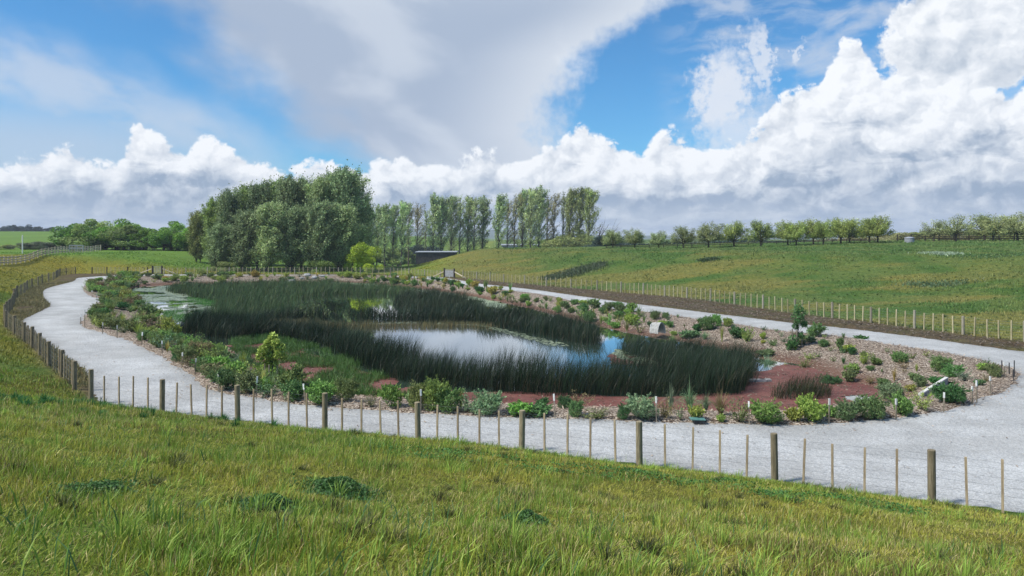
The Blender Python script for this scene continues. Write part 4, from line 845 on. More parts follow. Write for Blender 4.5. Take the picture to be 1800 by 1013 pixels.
fence('post_and_batten_fence', right_posts2, 'pale batten fence along the right bank between path and pasture', pm=POSTG, bm=BATP, order=lambda b: b[1], wr=0.003)
# farm gate at the far left and the little gate seen end-on at the far right
def gate(x0, y0, x1, y1, label, h=1.15, panel=False, stays=True):
    root = bpy.data.objects.new('farm_gate', None); COL.objects.link(root); z = gzp((x0 + x1) / 2, (y0 + y1) / 2); root.location = (x0, y0, z); L_ = math.hypot(x1 - x0, y1 - y0); root.rotation_euler = (0, 0, math.atan2(y1 - y0, x1 - x0)); tag(root, label, 'gate')
    for x in (0, L_):
        b = MB(); b.tube([(x, 0, -0.2), (x, 0, h + 0.22)], [0.14, 0.13], 10); link('post', b.me('post', M['dark_wood']), root)
    if stays:
        for s_ in (-1, 1):
            b = MB(); xx = 0 if s_ < 0 else L_; b.bar((xx + s_ * 0.1, 0, 0.85), (xx + s_ * 2.4, 0, 0.02), 0.11, 0.11); link('stay', b.me('stay', M['board_wood']), root)
    b = MB()
    for hz in ((0.12, h) if panel else (0.12, 0.36, 0.58, 0.80, h)): b.tube([(0.18, 0, hz), (L_ - 0.18, 0, hz)], 0.03, 6)
    for x in np.linspace(0.18, L_ - 0.18, 2 if panel else 6): b.tube([(x, 0, 0.12), (x, 0, h)], 0.028, 6)
    if panel: b.box((L_ / 2, 0, h * 0.52), (L_ - 0.42, 0.03, h * 0.8))
    link('gate_leaf', b.me('gate_leaf', M['gate_steel'] if not panel else M['dull_grey']), root)
gate(-59.3, 122.0, -57.7, 121.9, 'green grey steel farm gate between dark posts and timber stays')
gate(-10.2, 111.6, -8.6, 110.2, 'small solid pale gate between two dark posts on the far right', panel=True)
b = MB(); b.tube([(0, 0, -.2), (0, 0, 1.25)], 0.13, 8); b.box((0, 0, 1.25), (0.34, 0.3, 0.22)); tag(link('marker_post', b.me('marker_post', M['dark_metal']), None, (-15.7, 113.6, gzp(-15.7, 113.6))), 'short black capped post beside the far path, before the mound', 'post')
# pale board fence on the left skyline
bf = [(-84, 88), (-79.5, 96), (-75, 106.5), (-78.5, 117), (-82, 129), (-86, 142), (-90, 155), (-94, 169)]
root = bpy.data.objects.new('board_fence', None); COL.objects.link(root); tag(root, 'pale timber board fence with three rails on the left skyline', 'fence')
pts = []
for i in range(len(bf) - 1):
    d = math.dist(bf[i], bf[i + 1]); k = max(2, int(round(d / 2.0)))
    pts += [(bf[i][0] + (bf[i + 1][0] - bf[i][0]) * t / k, bf[i][1] + (bf[i + 1][1] - bf[i][1]) * t / k) for t in range(k)]
pts.append(bf[-1]); bp = MB(); bp.box((0, 0, 0.55), (0.16, 0.16, 1.5)); bpm = bp.me('post', M['board_wood'])
for (x, y) in pts: link('post', bpm, root, (x, y, gzp(x, y)))
for hz in (0.35, 0.72, 1.10):
    b = MB()
    for (x, y), (x2, y2) in zip(pts[:-1], pts[1:]): b.bar((x, y - 0.11, gzp(x, y) + hz), (x2, y2 - 0.11, gzp(x2, y2) + hz), 0.04, 0.19)
    link('rail', b.me('rail', M['board_wood']), root)
x, y = -72.8 * 1.25, 138.; b = MB(); b.tube([(0, 0, 0), (0, 0, 3.9)], 0.10, 8); b.tube([(0, 0, 3.9), (0, 0, 3.96)], [0.13, 0.09], 8)
tag(link('marker_pole', b.me('marker_pole', M['white_paint']), None, (-92, 139, gzp(-92, 139) - 0.5)), 'thin white pole standing behind the board fence on the left', 'pole')
b = MB()
for k in range(3): b.tube([(k * 1.35, 0, 0), (k * 1.35, 0, 1.15)], 0.06, 6)
for hz in (0.6, 1.15): b.tube([(0, 0, hz), (2.7, 0, hz)], 0.06, 6)
tag(link('stock_rail', b.me('stock_rail', M['light_metal']), None, (-85.0, 142, gzp(-85, 142) + 0.3)), 'pale metal rail frame behind the board fence', 'rail')
# dark post-and-rail fence behind the orchard trees
rf = [(74, 142), (82, 142), (90, 141), (98, 140), (106, 139), (116, 138)]
root = bpy.data.objects.new('rail_fence', None); COL.objects.link(root); tag(root, 'dark weathered rail fence behind the right-hand orchard trees', 'fence')
bp = MB(); bp.box((0, 0, 0.6), (0.16, 0.16, 1.5)); bpm = bp.me('post', M['dark_wood']); pts = []
for i in range(len(rf) - 1): pts += [(rf[i][0] + (rf[i + 1][0] - rf[i][0]) * t / 3, rf[i][1] + (rf[i + 1][1] - rf[i][1]) * t / 3) for t in range(3)]
for (x, y) in pts: link('post', bpm, root, (x, y, gzp(x, y)))
for hz in (0.45, 0.85, 1.22):
    b = MB()
    for (x, y), (x2, y2) in zip(pts[:-1], pts[1:]): b.bar((x, y - .1, gzp(x, y) + hz), (x2, y2 - .1, gzp(x2, y2) + hz), 0.05, 0.14)
    link('rail', b.me('rail', M['dark_wood']), root)
rf = [(18, 141), (32, 143), (46, 144), (60, 145), (74, 145)]
root = bpy.data.objects.new('rail_fence', None); COL.objects.link(root); tag(root, 'low dark rail fence under the row of orchard trees', 'fence')
pts = []
for i in range(len(rf) - 1): pts += [(rf[i][0] + (rf[i + 1][0] - rf[i][0]) * t / 5, rf[i][1] + (rf[i + 1][1] - rf[i][1]) * t / 5) for t in range(5)]
bp = MB(); bp.box((0, 0, 0.25), (0.12, 0.12, 0.9)); bpm = bp.me('post', M['dark_wood'])
for (x, y) in pts: link('post', bpm, root, (x, y, gzp(x, y)))
for hz in (0.35, 0.6):
    b = MB()
    for (x, y), (x2, y2) in zip(pts[:-1], pts[1:]): b.bar((x, y - .1, gzp(x, y) + hz), (x2, y2 - .1, gzp(x2, y2) + hz), 0.04, 0.12)
    link('rail', b.me('rail', M['dark_wood']), root)

# ------------------------------------------------------------------ white-topped stakes round the planting
stk = [(385, 655, 690), (450, 662, 704), (537, 675, 714), (740, 685, 728), (976, 693, 739), (1154, 697, 742), (1317, 706, 747), (1457, 701, 745), (1575, 701, 742), (1659, 690, 729), (1709, 685, 711), (1717, 669, 708), (1741, 664, 692), (1765, 648, 664),
       (1673, 595, 625), (1729, 605, 635), (1548, 580, 604), (1445, 564, 588), (1276, 549, 570), (1343, 553, 578), (1121, 532, 550), (1010, 519, 532), (914, 501, 514), (880, 497, 510), (940, 505, 518), (790, 487, 499), (845, 493, 506),
       (180, 567, 589), (206, 572, 596), (249, 584, 608), (285, 603, 622), (320, 629, 645), (343, 639, 657), (171, 518, 536), (162, 511, 522), (149, 545, 576), (142, 553, 571)]
SM, ST = {}, {}
stk.sort(); names = {'near': [], 'right': [], 'back': [], 'left': []}
for s_ in stk:
    u, vt, vb = s_; names['left' if u < 360 and vb < 660 else 'near' if vb > 700 and u < 1700 or u in (385, 450) else 'right' if u >= 1700 or vb > 640 else 'back'].append(s_)
wh = {'near': 'on the near edge of the planting, from left', 'right': 'at the right end of the planting, from left', 'back': 'along the far right path edge, from left', 'left': 'along the left path edge, from left'}
sb = MB(); sb.box((0, 0, 0.30), (0.035, 0.03, 0.80)); SBM = sb.me('shaft', M['stake_wood']); sb = MB(); sb.box((0, 0, 0.82), (0.052, 0.046, 0.24)); STM = sb.me('white_tip', M['white_paint'])
for kk, lst in names.items():
    for i, (u, vt, vb) in enumerate(sorted(lst)):
        X, Y, z = on_bed(u, vb); H_ = max(0.65, min(1.25, (vb - vt) / F * Y)); r_ = random.Random(u)
        e = bpy.data.objects.new('marker_stake', None); COL.objects.link(e); e.location = (X, Y, z); e.rotation_euler = (r_.gauss(0, .025), r_.gauss(0, .035), r_.uniform(-.5, .5)); e.scale = (1, 1, H_ / 0.94); e.empty_display_size = 0.1
        link('shaft', SBM, e); link('white_tip', STM, e); tag(e, f'{ordn(i)} white-topped stake {wh[kk]}', 'stake', 'white-topped stakes round the planting')
for i, (u, vt, vb) in enumerate([(1761, 634, 656), (1774, 638, 658), (1781, 650, 668), (1786, 634, 662), (1482, 584, 592)]):
    X, Y, z = on_bed(min(u, 1783), vb); b = MB(); b.tube([(0, 0, -.1), (0, 0, (vb - vt) / F * Y)], 0.022, 6)
    tag(link('steel_rod', b.me('steel_rod', M['dark_metal']), None, (X, Y, z)), ['leftmost dark steel rod at the right tip of the planting', 'second dark steel rod at the right tip of the planting', 'short dark steel rod between the taller ones at the right tip', 'rightmost dark steel rod at the right tip of the planting', 'short dark rod beside the path above the right slope'][i], 'rod')

# ------------------------------------------------------------------ culverts, lid, rocks
def culvert_wing(label, x, y, z, rz, L_=2.1, w=1.1, h=0.8):
    """flared concrete end: apron between two raking wing walls with a round mouth at the back"""
    root = bpy.data.objects.new('culvert_outlet', None); COL.objects.link(root); root.location = (x, y, z); root.rotation_euler = (0, 0, rz); tag(root, label, 'culvert')
    for s_ in (-1, 1):
        b = MB(); y0, y1 = s_ * w * 0.42, s_ * w * 0.72; t = 0.07
        P_ = [(0, y0 - t, -.3), (0, y0 + t, -.3), (0, y0 + t, h), (0, y0 - t, h), (L_, y1 - t, -.3), (L_, y1 + t, -.3), (L_, y1 + t, 0.10), (L_, y1 - t, 0.10)]
        b.add(P_, [(0, 1, 2, 3), (7, 6, 5, 4), (0, 4, 5, 1), (1, 5, 6, 2), (2, 6, 7, 3), (3, 7, 4, 0)]); link('wing_wall', b.me('wing_wall', M['concrete']), root)
    b = MB(); b.box((-0.08, 0, h / 2 - .1), (0.15, w * 0.84 + .3, h + 0.4)); link('headwall', b.me('headwall', M['concrete']), root)
    b = MB(); b.tube([(0.0, 0, h * .45), (0.02, 0, h * .45)], [h * .36, h * .36], 18); link('mouth', b.me('mouth', M['hole']), root)
    b = MB(); b.add([(0, -w * .42, -.05), (0, w * .42, -.05), (L_, w * .72, -.12), (L_, -w * .72, -.12)], [(0, 1, 2, 3)]); link('apron', b.me('apron', M['concrete']), root)
X, Y, z = on_bed(1166, 598); b = MB()
# concrete hood of the middle culvert: a half-shell rising from the reeds
root = bpy.data.objects.new('culvert_hood', None); COL.objects.link(root); root.location = (X - 0.1, Y, WZ + 0.35); root.rotation_euler = (0, 0, radians(30)); tag(root, 'curved pale concrete culvert hood rising behind the right reed bed', 'culvert')
N_ = 14; V = []; 
for yy, sc_ in ((0.0, 1.0), (1.5, 0.86)):
    for rr in (1.0, 0.90):
        for k in range(N_ + 1):
            a = pi * (1 - k / N_); V.append((math.cos(a) * 0.34 * rr * sc_, yy * 0.6, math.sin(a) * 0.76 * rr * sc_))
n1_ = N_ + 1; Q = []
for k in range(N_): Q += [(k, k + 1, n1_ + k + 1, n1_ + k), (k, 2 * n1_ + k, 2 * n1_ + k + 1, k + 1), (n1_ + k, n1_ + k + 1, 3 * n1_ + k + 1, 3 * n1_ + k), (2 * n1_ + k, 3 * n1_ + k, 3 * n1_ + k + 1, 2 * n1_ + k + 1)]
link('shell', mesh('shell', V, Q, None, M['concrete'], smooth=False), root)
b = MB(); b.box((0, 0.8, 0.25), (0.54, 0.1, 0.6)); link('back_wall', b.me('back_wall', M['concrete']), root)
# long wing wall of the right culvert: white-topped plank-like wall with a dark mouth
X1, Y1, z1 = on_bed(1664, 676); X0, Y0, z0 = on_bed(1617, 700)
root = bpy.data.objects.new('culvert_wall', None); COL.objects.link(root); root.location = (X0, Y0, z0); tag(root, 'long sloping white-capped concrete culvert wall on the right slope', 'culvert')
a_, b_ = np.array([0, 0, 0.12]), np.array([X1 - X0, Y1 - Y0, z1 - z0 + 0.26])
m_ = MB(); dxy = (b_ - a_)[:2]; nrm_ = np.array([-dxy[1], dxy[0]]) / np.linalg.norm(dxy) * 0.06
P_ = []
for p_, lo in ((a_, -0.3), (b_, -0.9)):
    for s_ in (-1, 1): P_ += [(p_[0] + nrm_[0] * s_, p_[1] + nrm_[1] * s_, p_[2] + lo * 0.6), (p_[0] + nrm_[0] * s_, p_[1] + nrm_[1] * s_, p_[2])]
m_.add(P_, [(0, 1, 3, 2), (4, 6, 7, 5), (0, 4, 5, 1), (2, 3, 7, 6), (1, 5, 7, 3), (0, 2, 6, 4)]); link('wall', m_.me('wall', M['concrete']), root)
m_ = MB(); m_.bar(tuple(a_ + [0, 0, .03]), tuple(b_ + [0, 0, .03]), 0.13, 0.05); link('cap', m_.me('cap', M['white_paint']), root)
m_ = MB(); m_.tube([tuple(b_ + [0.05, 0.05, -0.28]), tuple(b_ + [0.7, -0.1, -0.36])], [0.15, 0.15], 14, cap=True); link('pipe', m_.me('pipe', M['hole']), root)
m_ = MB(); m_.bar(tuple(b_ + [0.1, 0.0, -0.06]), tuple(b_ + [1.15, -0.25, -0.32]), 0.12, 0.07); link('back_cap', m_.me('back_cap', M['stake_wood']), root)
X, Y, z = on_bed(1226, 743); e = bpy.data.objects.new('valve_lid', None); COL.objects.link(e); e.location = (X, Y - 0.1, z + 0.02); tag(e, 'dark drain box with a teal lid at the near edge of the planting', 'drain lid')
b = MB(); b.box((0.02, 0, 0.05), (0.34, 0.26, 0.12)); link('box', b.me('box', M['dark_metal']), e); b = MB(); b.box((-0.03, 0, 0.125), (0.46, 0.32, 0.028), tilt=[[1, 0, 0.04], [0, 1, 0], [-0.04, 0, 1]]); link('lid', b.me('lid', M['teal_lid']), e)
X, Y, z = on_bed(1330, 697); b = MB(); b.box((0, 0, 0), (0.85, 0.35, 0.12)); b.box((0.42, 0.06, 0.01), (0.5, 0.3, 0.1)); tag(link('stone_slab', b.me('stone_slab', M['rock']), None, (X, Y, WZ + 0.05), 0.05), 'pale stone slab lying at the edge of the red water fern', 'stone')
def rock(seed, s_):
    r_ = np.random.default_rng(seed); n = 10; V = []; 
    for i in range(n + 1):
        for j in range(12):
            th = pi * i / n; ph = 2 * pi * j / 12; d = np.array([math.sin(th) * math.cos(ph), math.sin(th) * math.sin(ph), math.cos(th) * 0.6]); V.append(d * s_ * (0.8 + 0.5 * float(vnoise(np.array([d[0] * 1.7 + seed * 3.1 + 9]), np.array([d[1] * 1.7 + d[2] * 2 + 9]), seed)[0])))
    Q = [(i * 12 + j, i * 12 + (j + 1) % 12, (i + 1) * 12 + (j + 1) % 12, (i + 1) * 12 + j) for i in range(n) for j in range(12)]
    return mesh('boulder', V, Q, None, M['rock'])
for i, (u, v, s_) in enumerate([(513, 492, 0.62), (524, 493, 0.5), (540, 490, 0.55), (553, 489, 0.5), (566, 490, 0.4), (531, 489, 0.4)]):
    X, Y, z = on_bed(u, v); tag(link('boulder', rock(i + 1, s_), None, (X, Y, z + 0.1)), f'{ordn(i)} pale boulder of the inlet rocks on the far bank', 'boulder', 'inlet rocks on the far bank')

# ------------------------------------------------------------------ trees
def limb(b, p0, d, L_, r0, r1, wind=0.0, n=4, sides=5):
    pts = [np.array(p0) + np.array(d) * L_ * t + np.array([wind * L_ * t * t, 0, 0]) for t in np.linspace(0, 1, n)]; b.tube(pts, np.linspace(r0, r1, n), sides, False); return pts
def tree_mesh(kind, seed):
    r_ = np.random.default_rng(seed); tb = MB(); C_ = []; D_ = []; tone = []
    def spray(p0, p1, n, sig, w=(0, 0, 0)):
        t = r_.random((n, 1)) ** 0.8; C_.append(np.array(p0) * (1 - t) + np.array(p1) * t + r_.normal(0, 1, (n, 3)) * np.array(sig)); D_.append(np.tile(np.array(p1) - np.array(p0), (n, 1)) / (np.linalg.norm(np.array(p1) - np.array(p0)) + 1e-6)); tone.append(np.full(n, math.exp(r_.normal(0, 0.22))))
    if kind in ('poplar', 'bush_poplar', 'thin_poplar'):
        H = 1.0; base = {'poplar': 0.24, 'bush_poplar': 0.02, 'thin_poplar': 0.28}[kind]; nb = {'poplar': 80, 'bush_poplar': 170, 'thin_poplar': 40}[kind]; lf = {'poplar': 78, 'bush_poplar': 115, 'thin_poplar': 50}[kind]
        bend = r_.uniform(-.02, .02); tp = lambda z: np.array([bend * math.sin(z * 3) + 0.05 * z * z, 0.01 * math.sin(z * 5), z])
        tb.tube([tp(z) - np.array([0, 0, 0.02 if z == 0 else 0]) for z in np.linspace(0, 0.95, 9)], np.linspace(0.016, 0.002, 9), 7, False)
        for k in range(nb):
            z = base + (0.93 - base) * (k + r_.random()) / nb; a = r_.uniform(0, 2 * pi); wide = {'poplar': 0.17, 'bush_poplar': 0.25, 'thin_poplar': 0.14}[kind]
            tt = (z - base) / (1 - base); L_ = wide * (0.55 + 0.75 * math.sin(pi * min(1, tt * 0.8 + 0.22))) * r_.uniform(0.5, 1.35); e = r_.uniform(0.65, 1.2); d = np.array([math.cos(a) * math.cos(e), math.sin(a) * math.cos(e), math.sin(e)])
            pts = limb(tb, tp(z), d, L_, 0.0045, 0.0012, 0.25, 4, 4)
            sg = {'poplar': 0.016, 'bush_poplar': 0.024, 'thin_poplar': 0.018}[kind]; spray(pts[1], pts[-1] + d * 0.01, int(lf * (1 if kind == 'bush_poplar' else 0.35 + 0.85 * min(1, tt * 1.6))), (sg, sg, sg * 1.1))
            if r_.random() < 0.5: q = pts[-1] + np.array([0.03, 0, 0.02]); spray(pts[-1], q, lf // 4, (sg * .6,) * 3)
        if kind == 'bush_poplar':
            for k in range(70):
                z = r_.uniform(0.45, 0.93); a = r_.uniform(0, 6.28); q = r_.uniform(0.02, 0.2) * math.sqrt(max(0.05, 1 - ((z - 0.4) / 0.62) ** 2)); p_ = tp(z) + np.array([math.cos(a) * q, math.sin(a) * q, 0]); spray(p_, p_ + np.array([0.035, 0, r_.uniform(0.06, 0.13)]), 46, (0.008, 0.008, 0.01))
        if kind == 'poplar':
            for k in range(10): z = r_.uniform(0.1, base); a = r_.uniform(0, 6.28); p_ = tp(z); spray(p_, p_ + np.array([math.cos(a), math.sin(a), .8]) * 0.05, 14, (0.012,) * 3)
        leaf = {'poplar': 0.020, 'bush_poplar': 0.021, 'thin_poplar': 0.018}[kind]; asp = 0.6
    elif kind in ('orchard', 'orchard_thin'):
        tb.tube([(0, 0, -.03), (0.01, 0, 0.12), (0.0, 0.01, 0.26)], [0.035, 0.028, 0.03], 7, False); nb = 34 if kind == 'orchard' else 30
        for k in range(nb):
            a = 6.283 * k / nb * 3.7 + r_.uniform(-.3, .3); e = r_.uniform(0.12, 1.35); d = np.array([math.cos(a) * math.cos(e), math.sin(a) * math.cos(e), math.sin(e)]); L_ = (0.50 if e < .8 else 0.60) * r_.uniform(0.8, 1.2)
            pts = limb(tb, (0, 0, r_.uniform(.2, .3)), d, L_, 0.014, 0.003, 0.05, 4, 4)
            spray(pts[1], pts[-1], 110 if kind == 'orchard' else 70, (0.06, 0.06, 0.045)); spray(pts[2], pts[-1] + np.array([0, 0, 0.05]), 110 if kind == 'orchard' else 60, (0.055, 0.055, 0.04))
        leaf = 0.040; asp = 0.5
    elif kind in ('oak', 'hedge', 'pine'):
        if kind == 'oak': tb.tube([(0, 0, -.03), (0.0, 0, 0.2), (0.02, 0, 0.5)], [0.04, 0.03, 0.015], 7, False)
        if kind == 'pine': tb.tube([(0, 0, -.03), (0.0, 0, 0.4), (0.02, 0, 0.9)], [0.025, 0.02, 0.006], 6, False)
        nl = 26
        for k in range(nl):
            a = r_.uniform(0, 2 * pi)
            if kind == 'oak': rr = 0.42 * math.sqrt(r_.random()); zc = 0.20 + r_.random() * 0.62 * (1 - 0.9 * (rr / 0.55) ** 2); R = r_.uniform(0.09, 0.16)
            elif kind == 'hedge': rr = 0.55 * r_.random(); zc = r_.uniform(0.1, 0.8) * (1 - 0.5 * rr); R = r_.uniform(0.12, 0.2)
            else: rr = 0.26 * r_.random(); zc = r_.uniform(0.45, 0.95) - rr * .3; R = r_.uniform(0.07, 0.13)
            c0 = np.array([math.cos(a) * rr, math.sin(a) * rr, zc])
            if kind != 'hedge': limb(tb, (0, 0, 0.18 if kind == 'oak' else zc * .8), (c0 - np.array([0, 0, 0.18 if kind == 'oak' else zc * .8])) / (np.linalg.norm(c0 - np.array([0, 0, .18 if kind == 'oak' else zc * .8])) + 1e-6), 0.8 * np.linalg.norm(c0 - np.array([0, 0, .18 if kind == 'oak' else zc * .8])), 0.010, 0.003, 0, 3, 4)
            n = 420; d = r_.normal(0, 1, (n, 3)); d /= np.linalg.norm(d, axis=1)[:, None]; C_.append(c0 + d * R * (0.7 + 0.4 * r_.random((n, 1))) * np.array([1.1, 1.1, 0.8])); D_.append(d); tone.append(np.full(n, math.exp(r_.normal(0, 0.18))))
        leaf = 0.040; asp = 0.55
    elif kind == 'bare':
        for k in range(16):
            a = r_.uniform(-.9, 1.2); e = r_.uniform(0.3, 1.3); d = np.array([math.cos(e), 0.4 * math.sin(a), math.sin(e)]); d /= np.linalg.norm(d)
            pts = limb(tb, (0, 0, 0.02), d, r_.uniform(0.6, 1.0), 0.012, 0.003, 0.1, 5, 4)
            for j in range(7): dd = d + r_.normal(0, 0.35, 3); limb(tb, pts[r_.integers(1, 4)], dd / np.linalg.norm(dd), r_.uniform(.2, .4), 0.004, 0.0012, 0.1, 3, 3)
            spray(pts[2], pts[-1], 16, (0.04, 0.04, 0.04))
        leaf = 0.022; asp = 0.4
    C_ = np.concatenate(C_); D_ = np.concatenate(D_); tone = np.concatenate(tone)[:, None] * np.ones((1, 3)); k = C_[:, 2] > 0.0; C_, D_, tone = C_[k], D_[k], tone[k]
    V, c = leaves(C_, leaf, asp, 0.35, None, tone, 0.28, dirv=D_)
    if kind == 'hedge': return None, leafmesh('crown', V, c)
    return tb.me('trunk', M['trunk'] if kind != 'thin_poplar' else M['pale_trunk']), leafmesh('crown', V, c)
TK = {k: [tree_mesh(k, 100 + 13 * i + len(k)) for i in range(n)] for k, n in (('poplar', 4), ('bush_poplar', 4), ('thin_poplar', 2), ('orchard', 3), ('orchard_thin', 2), ('oak', 3), ('hedge', 2), ('pine', 2), ('bare', 1))}
TC = {'poplar': (0.34, 0.42, 0.18), 'deep': (0.225, 0.30, 0.135), 'fresh': (0.27, 0.36, 0.10), 'orchard': (0.29, 0.35, 0.09), 'orchpale': (0.29, 0.34, 0.14), 'oak': (0.16, 0.29, 0.04), 'yellow': (0.44, 0.52, 0.055), 'blue': (0.045, 0.075, 0.060), 'grey': (0.13, 0.16, 0.09), 'rust': (0.30, 0.28, 0.12), 'olive': (0.27, 0.31, 0.10)}
TN = {'poplar': 'poplar_tree', 'bush_poplar': 'poplar_tree', 'thin_poplar': 'poplar_tree', 'orchard': 'orchard_tree', 'orchard_thin': 'orchard_tree', 'oak': 'broadleaf_tree', 'hedge': 'hedge_bush', 'pine': 'pine_tree', 'bare': 'bare_willow'}
tcount = {}
def tree(kind, u, vtop, Y, w, tone, label, group, name=None, cat='tree', z=None, rz=None):
    X = (u - CX) / F * Y; zb = gzp(X, Y) if z is None else z; top = CZ + (HV - vtop) / F * Y; H = (top - zb)
    i = tcount.get(kind, 0); tcount[kind] = i + 1; t_, c_ = TK[kind][i % len(TK[kind])]; r_ = random.Random(int(u * 7 + Y)); rz = r_.uniform(-0.5, 0.5) if rz is None else rz
    if kind in ('orchard', 'orchard_thin', 'oak', 'hedge', 'pine'): rz = r_.uniform(0, 6.28); H /= 0.95
    e = bpy.data.objects.new(name or TN[kind], None); COL.objects.link(e); e.location = (X, Y, zb - 0.05); e.rotation_euler = (0, 0, rz); e.scale = (w * H, w * H, H); e.empty_display_size = 0.05
    if t_: link('trunk', t_, e)
    k_ = r_.uniform(0.82, 1.15); link('crown', c_, e, color=[v * k_ * q for v, q in zip(TC[tone], (r_.uniform(.94, 1.06), 1, 1))]); return tag(e, label, cat, group)
# the big clump
clump = [(352, 398, 148, 1.0, 'fresh'), (372, 352, 142, 0.95, 'fresh'), (398, 340, 136, 0.95, 'deep'), (425, 332, 144, 1.0, 'fresh'), (452, 326, 138, 0.95, 'deep'), (478, 320, 146, 0.95, 'fresh'), (503, 318, 137, 0.95, 'deep'), (530, 322, 141, 1.0, 'deep'),
         (556, 316, 136, 0.95, 'poplar'), (578, 306, 143, 1.0, 'deep'), (600, 305, 137, 0.95, 'deep'), (620, 318, 141, 0.8, 'poplar'), (634, 350, 150, 0.8, 'poplar'), (378, 400, 131, 1.3, 'deep'), (425, 378, 130, 1.25, 'deep'), (468, 366, 129, 1.2, 'poplar'), (512, 370, 130, 1.2, 'deep'), (552, 362, 129, 1.2, 'deep'), (594, 368, 131, 1.2, 'poplar')]
ln = len([c for c in clump if c[2] > 131])
for i, (u, v, Y, w, t) in enumerate(sorted(clump[:13])): tree('bush_poplar', u, v + 5, Y, w * 0.93, t, f'{ordn(i)} wind-swept poplar from the left in the big dark clump', 'poplars of the big clump')
for i, (u, v, Y, w, t) in enumerate(clump[13:]): tree('bush_poplar', u, v, Y, w, t, f'{ordn(i)} shorter dark poplar from left along the foot of the big clump', 'low trees at the foot of the clump')
tree('bush_poplar', 345, 378, 146, 1.1, 'olive', 'loose pale green willow at the left end of the big clump', None, 'willow_tree')
tree('hedge', 633, 417, 129, 0.80, 'yellow', 'bright yellow green willow at the right foot of the big clump', None, 'willow_tree'); tree('hedge', 650, 445, 128, 1.0, 'yellow', 'low bright yellow willow bush right of the taller yellow one', None, 'willow_bush', 'bush')
tree('hedge', 566, 452, 128, 1.3, 'fresh', 'light green bush behind the far fence under the big clump', None, 'bush', 'bush'); tree('hedge', 395, 455, 127, 1.5, 'olive', 'brown green bush at the left foot of the big clump', None, 'bush', 'bush')
# poplar shelter belts
belt1 = [(648, 372, 150, 'poplar', 'poplar'), (662, 366, 156, 'poplar', 'poplar'), (676, 362, 150, 'poplar', 'poplar'), (690, 364, 158, 'poplar', 'poplar'), (704, 358, 150, 'poplar', 'poplar'), (718, 359, 155, 'thin_poplar', 'rust'), (731, 360, 152, 'thin_poplar', 'rust')]
belt2 = [(748, 372, 166, 'thin_poplar', 'poplar'), (759, 348, 152, 'poplar', 'poplar'), (776, 350, 154, 'poplar', 'poplar'), (792, 349, 158, 'poplar', 'poplar'), (806, 351, 156, 'thin_poplar', 'poplar'), (820, 350, 160, 'poplar', 'poplar'), (834, 349, 156, 'thin_poplar', 'poplar'), (846, 352, 162, 'poplar', 'poplar')]
belt3 = [(876, 345, 156, 'poplar', 'poplar'), (890, 352, 164, 'thin_poplar', 'rust'), (905, 343, 156, 'thin_poplar', 'rust'), (917, 338, 160, 'poplar', 'poplar'), (930, 337, 154, 'poplar', 'poplar'), (945, 335, 158, 'poplar', 'poplar'), (960, 345, 164, 'thin_poplar', 'rust'),
         (974, 342, 156, 'thin_poplar', 'rust'), (988, 340, 160, 'thin_poplar', 'olive'), (1002, 334, 154, 'poplar', 'olive'), (1018, 334, 158, 'poplar', 'olive'), (1032, 336, 152, 'poplar', 'olive')]
for bl, wh_ in ((belt1, 'beside the big clump'), (belt2, 'in the middle shelter belt'), (belt3, 'in the right shelter belt')):
    for i, (u, v, Y, k, t) in enumerate(bl): tree(k, u, v, Y * 1.75, 0.74, t, f'{ordn(i)} {"sparse" if k == "thin_poplar" else "tall leafy"} poplar from left {wh_}', 'poplars ' + wh_)
tree('bare', 1036, 378, 262, 1.0, 'rust', 'leaning bare-branched willow at the right end of the shelter belts', None); 
for i, (u, v, Y, w) in enumerate([(655, 428, 170, 1.3), (676, 432, 172, 1.2), (700, 430, 178, 1.3), (806, 428, 188, 1.3), (826, 430, 182, 1.2), (848, 424, 186, 1.3), (872, 426, 190, 1.3), (915, 420, 178, 1.2), (962, 418, 176, 1.2), (990, 402, 166, 1.0), (1012, 398, 166, 1.0), (1030, 408, 164, 1.0)]):
    tree('oak', u, v, Y * 1.62, w * 1.45, 'fresh' if i < 9 else 'olive', f'{ordn(i)} light green understorey tree from left behind the shelter belts', 'understorey trees behind the shelter belts')
# orchard trees on the right skyline
orch = [(1077, 404), (1116, 402), (1158, 406), (1201, 398), (1245, 391), (1290, 389), (1337, 388), (1385, 388), (1400, 389), (1430, 386), (1447, 387), (1478, 383), (1494, 385), (1528, 381), (1543, 380), (1641, 386), (1680, 377), (1731, 377), (1746, 379), (1789, 373)]
for i, (u, v) in enumerate(orch):
    Y = 138 - (u - 1077) * 0.005 + (i % 2) * 2; pale = u < 1250 or u > 1600
    tree('orchard' if not (1600 < u < 1700) else 'orchard_thin', u, v, Y, 1.08 if u < 1600 else 1.15, 'orchpale' if pale else 'orchard', f'{ordn(i)} round {"pale" if pale else "yellow"} green orchard tree from the left on the right skyline', 'orchard trees on the right skyline')
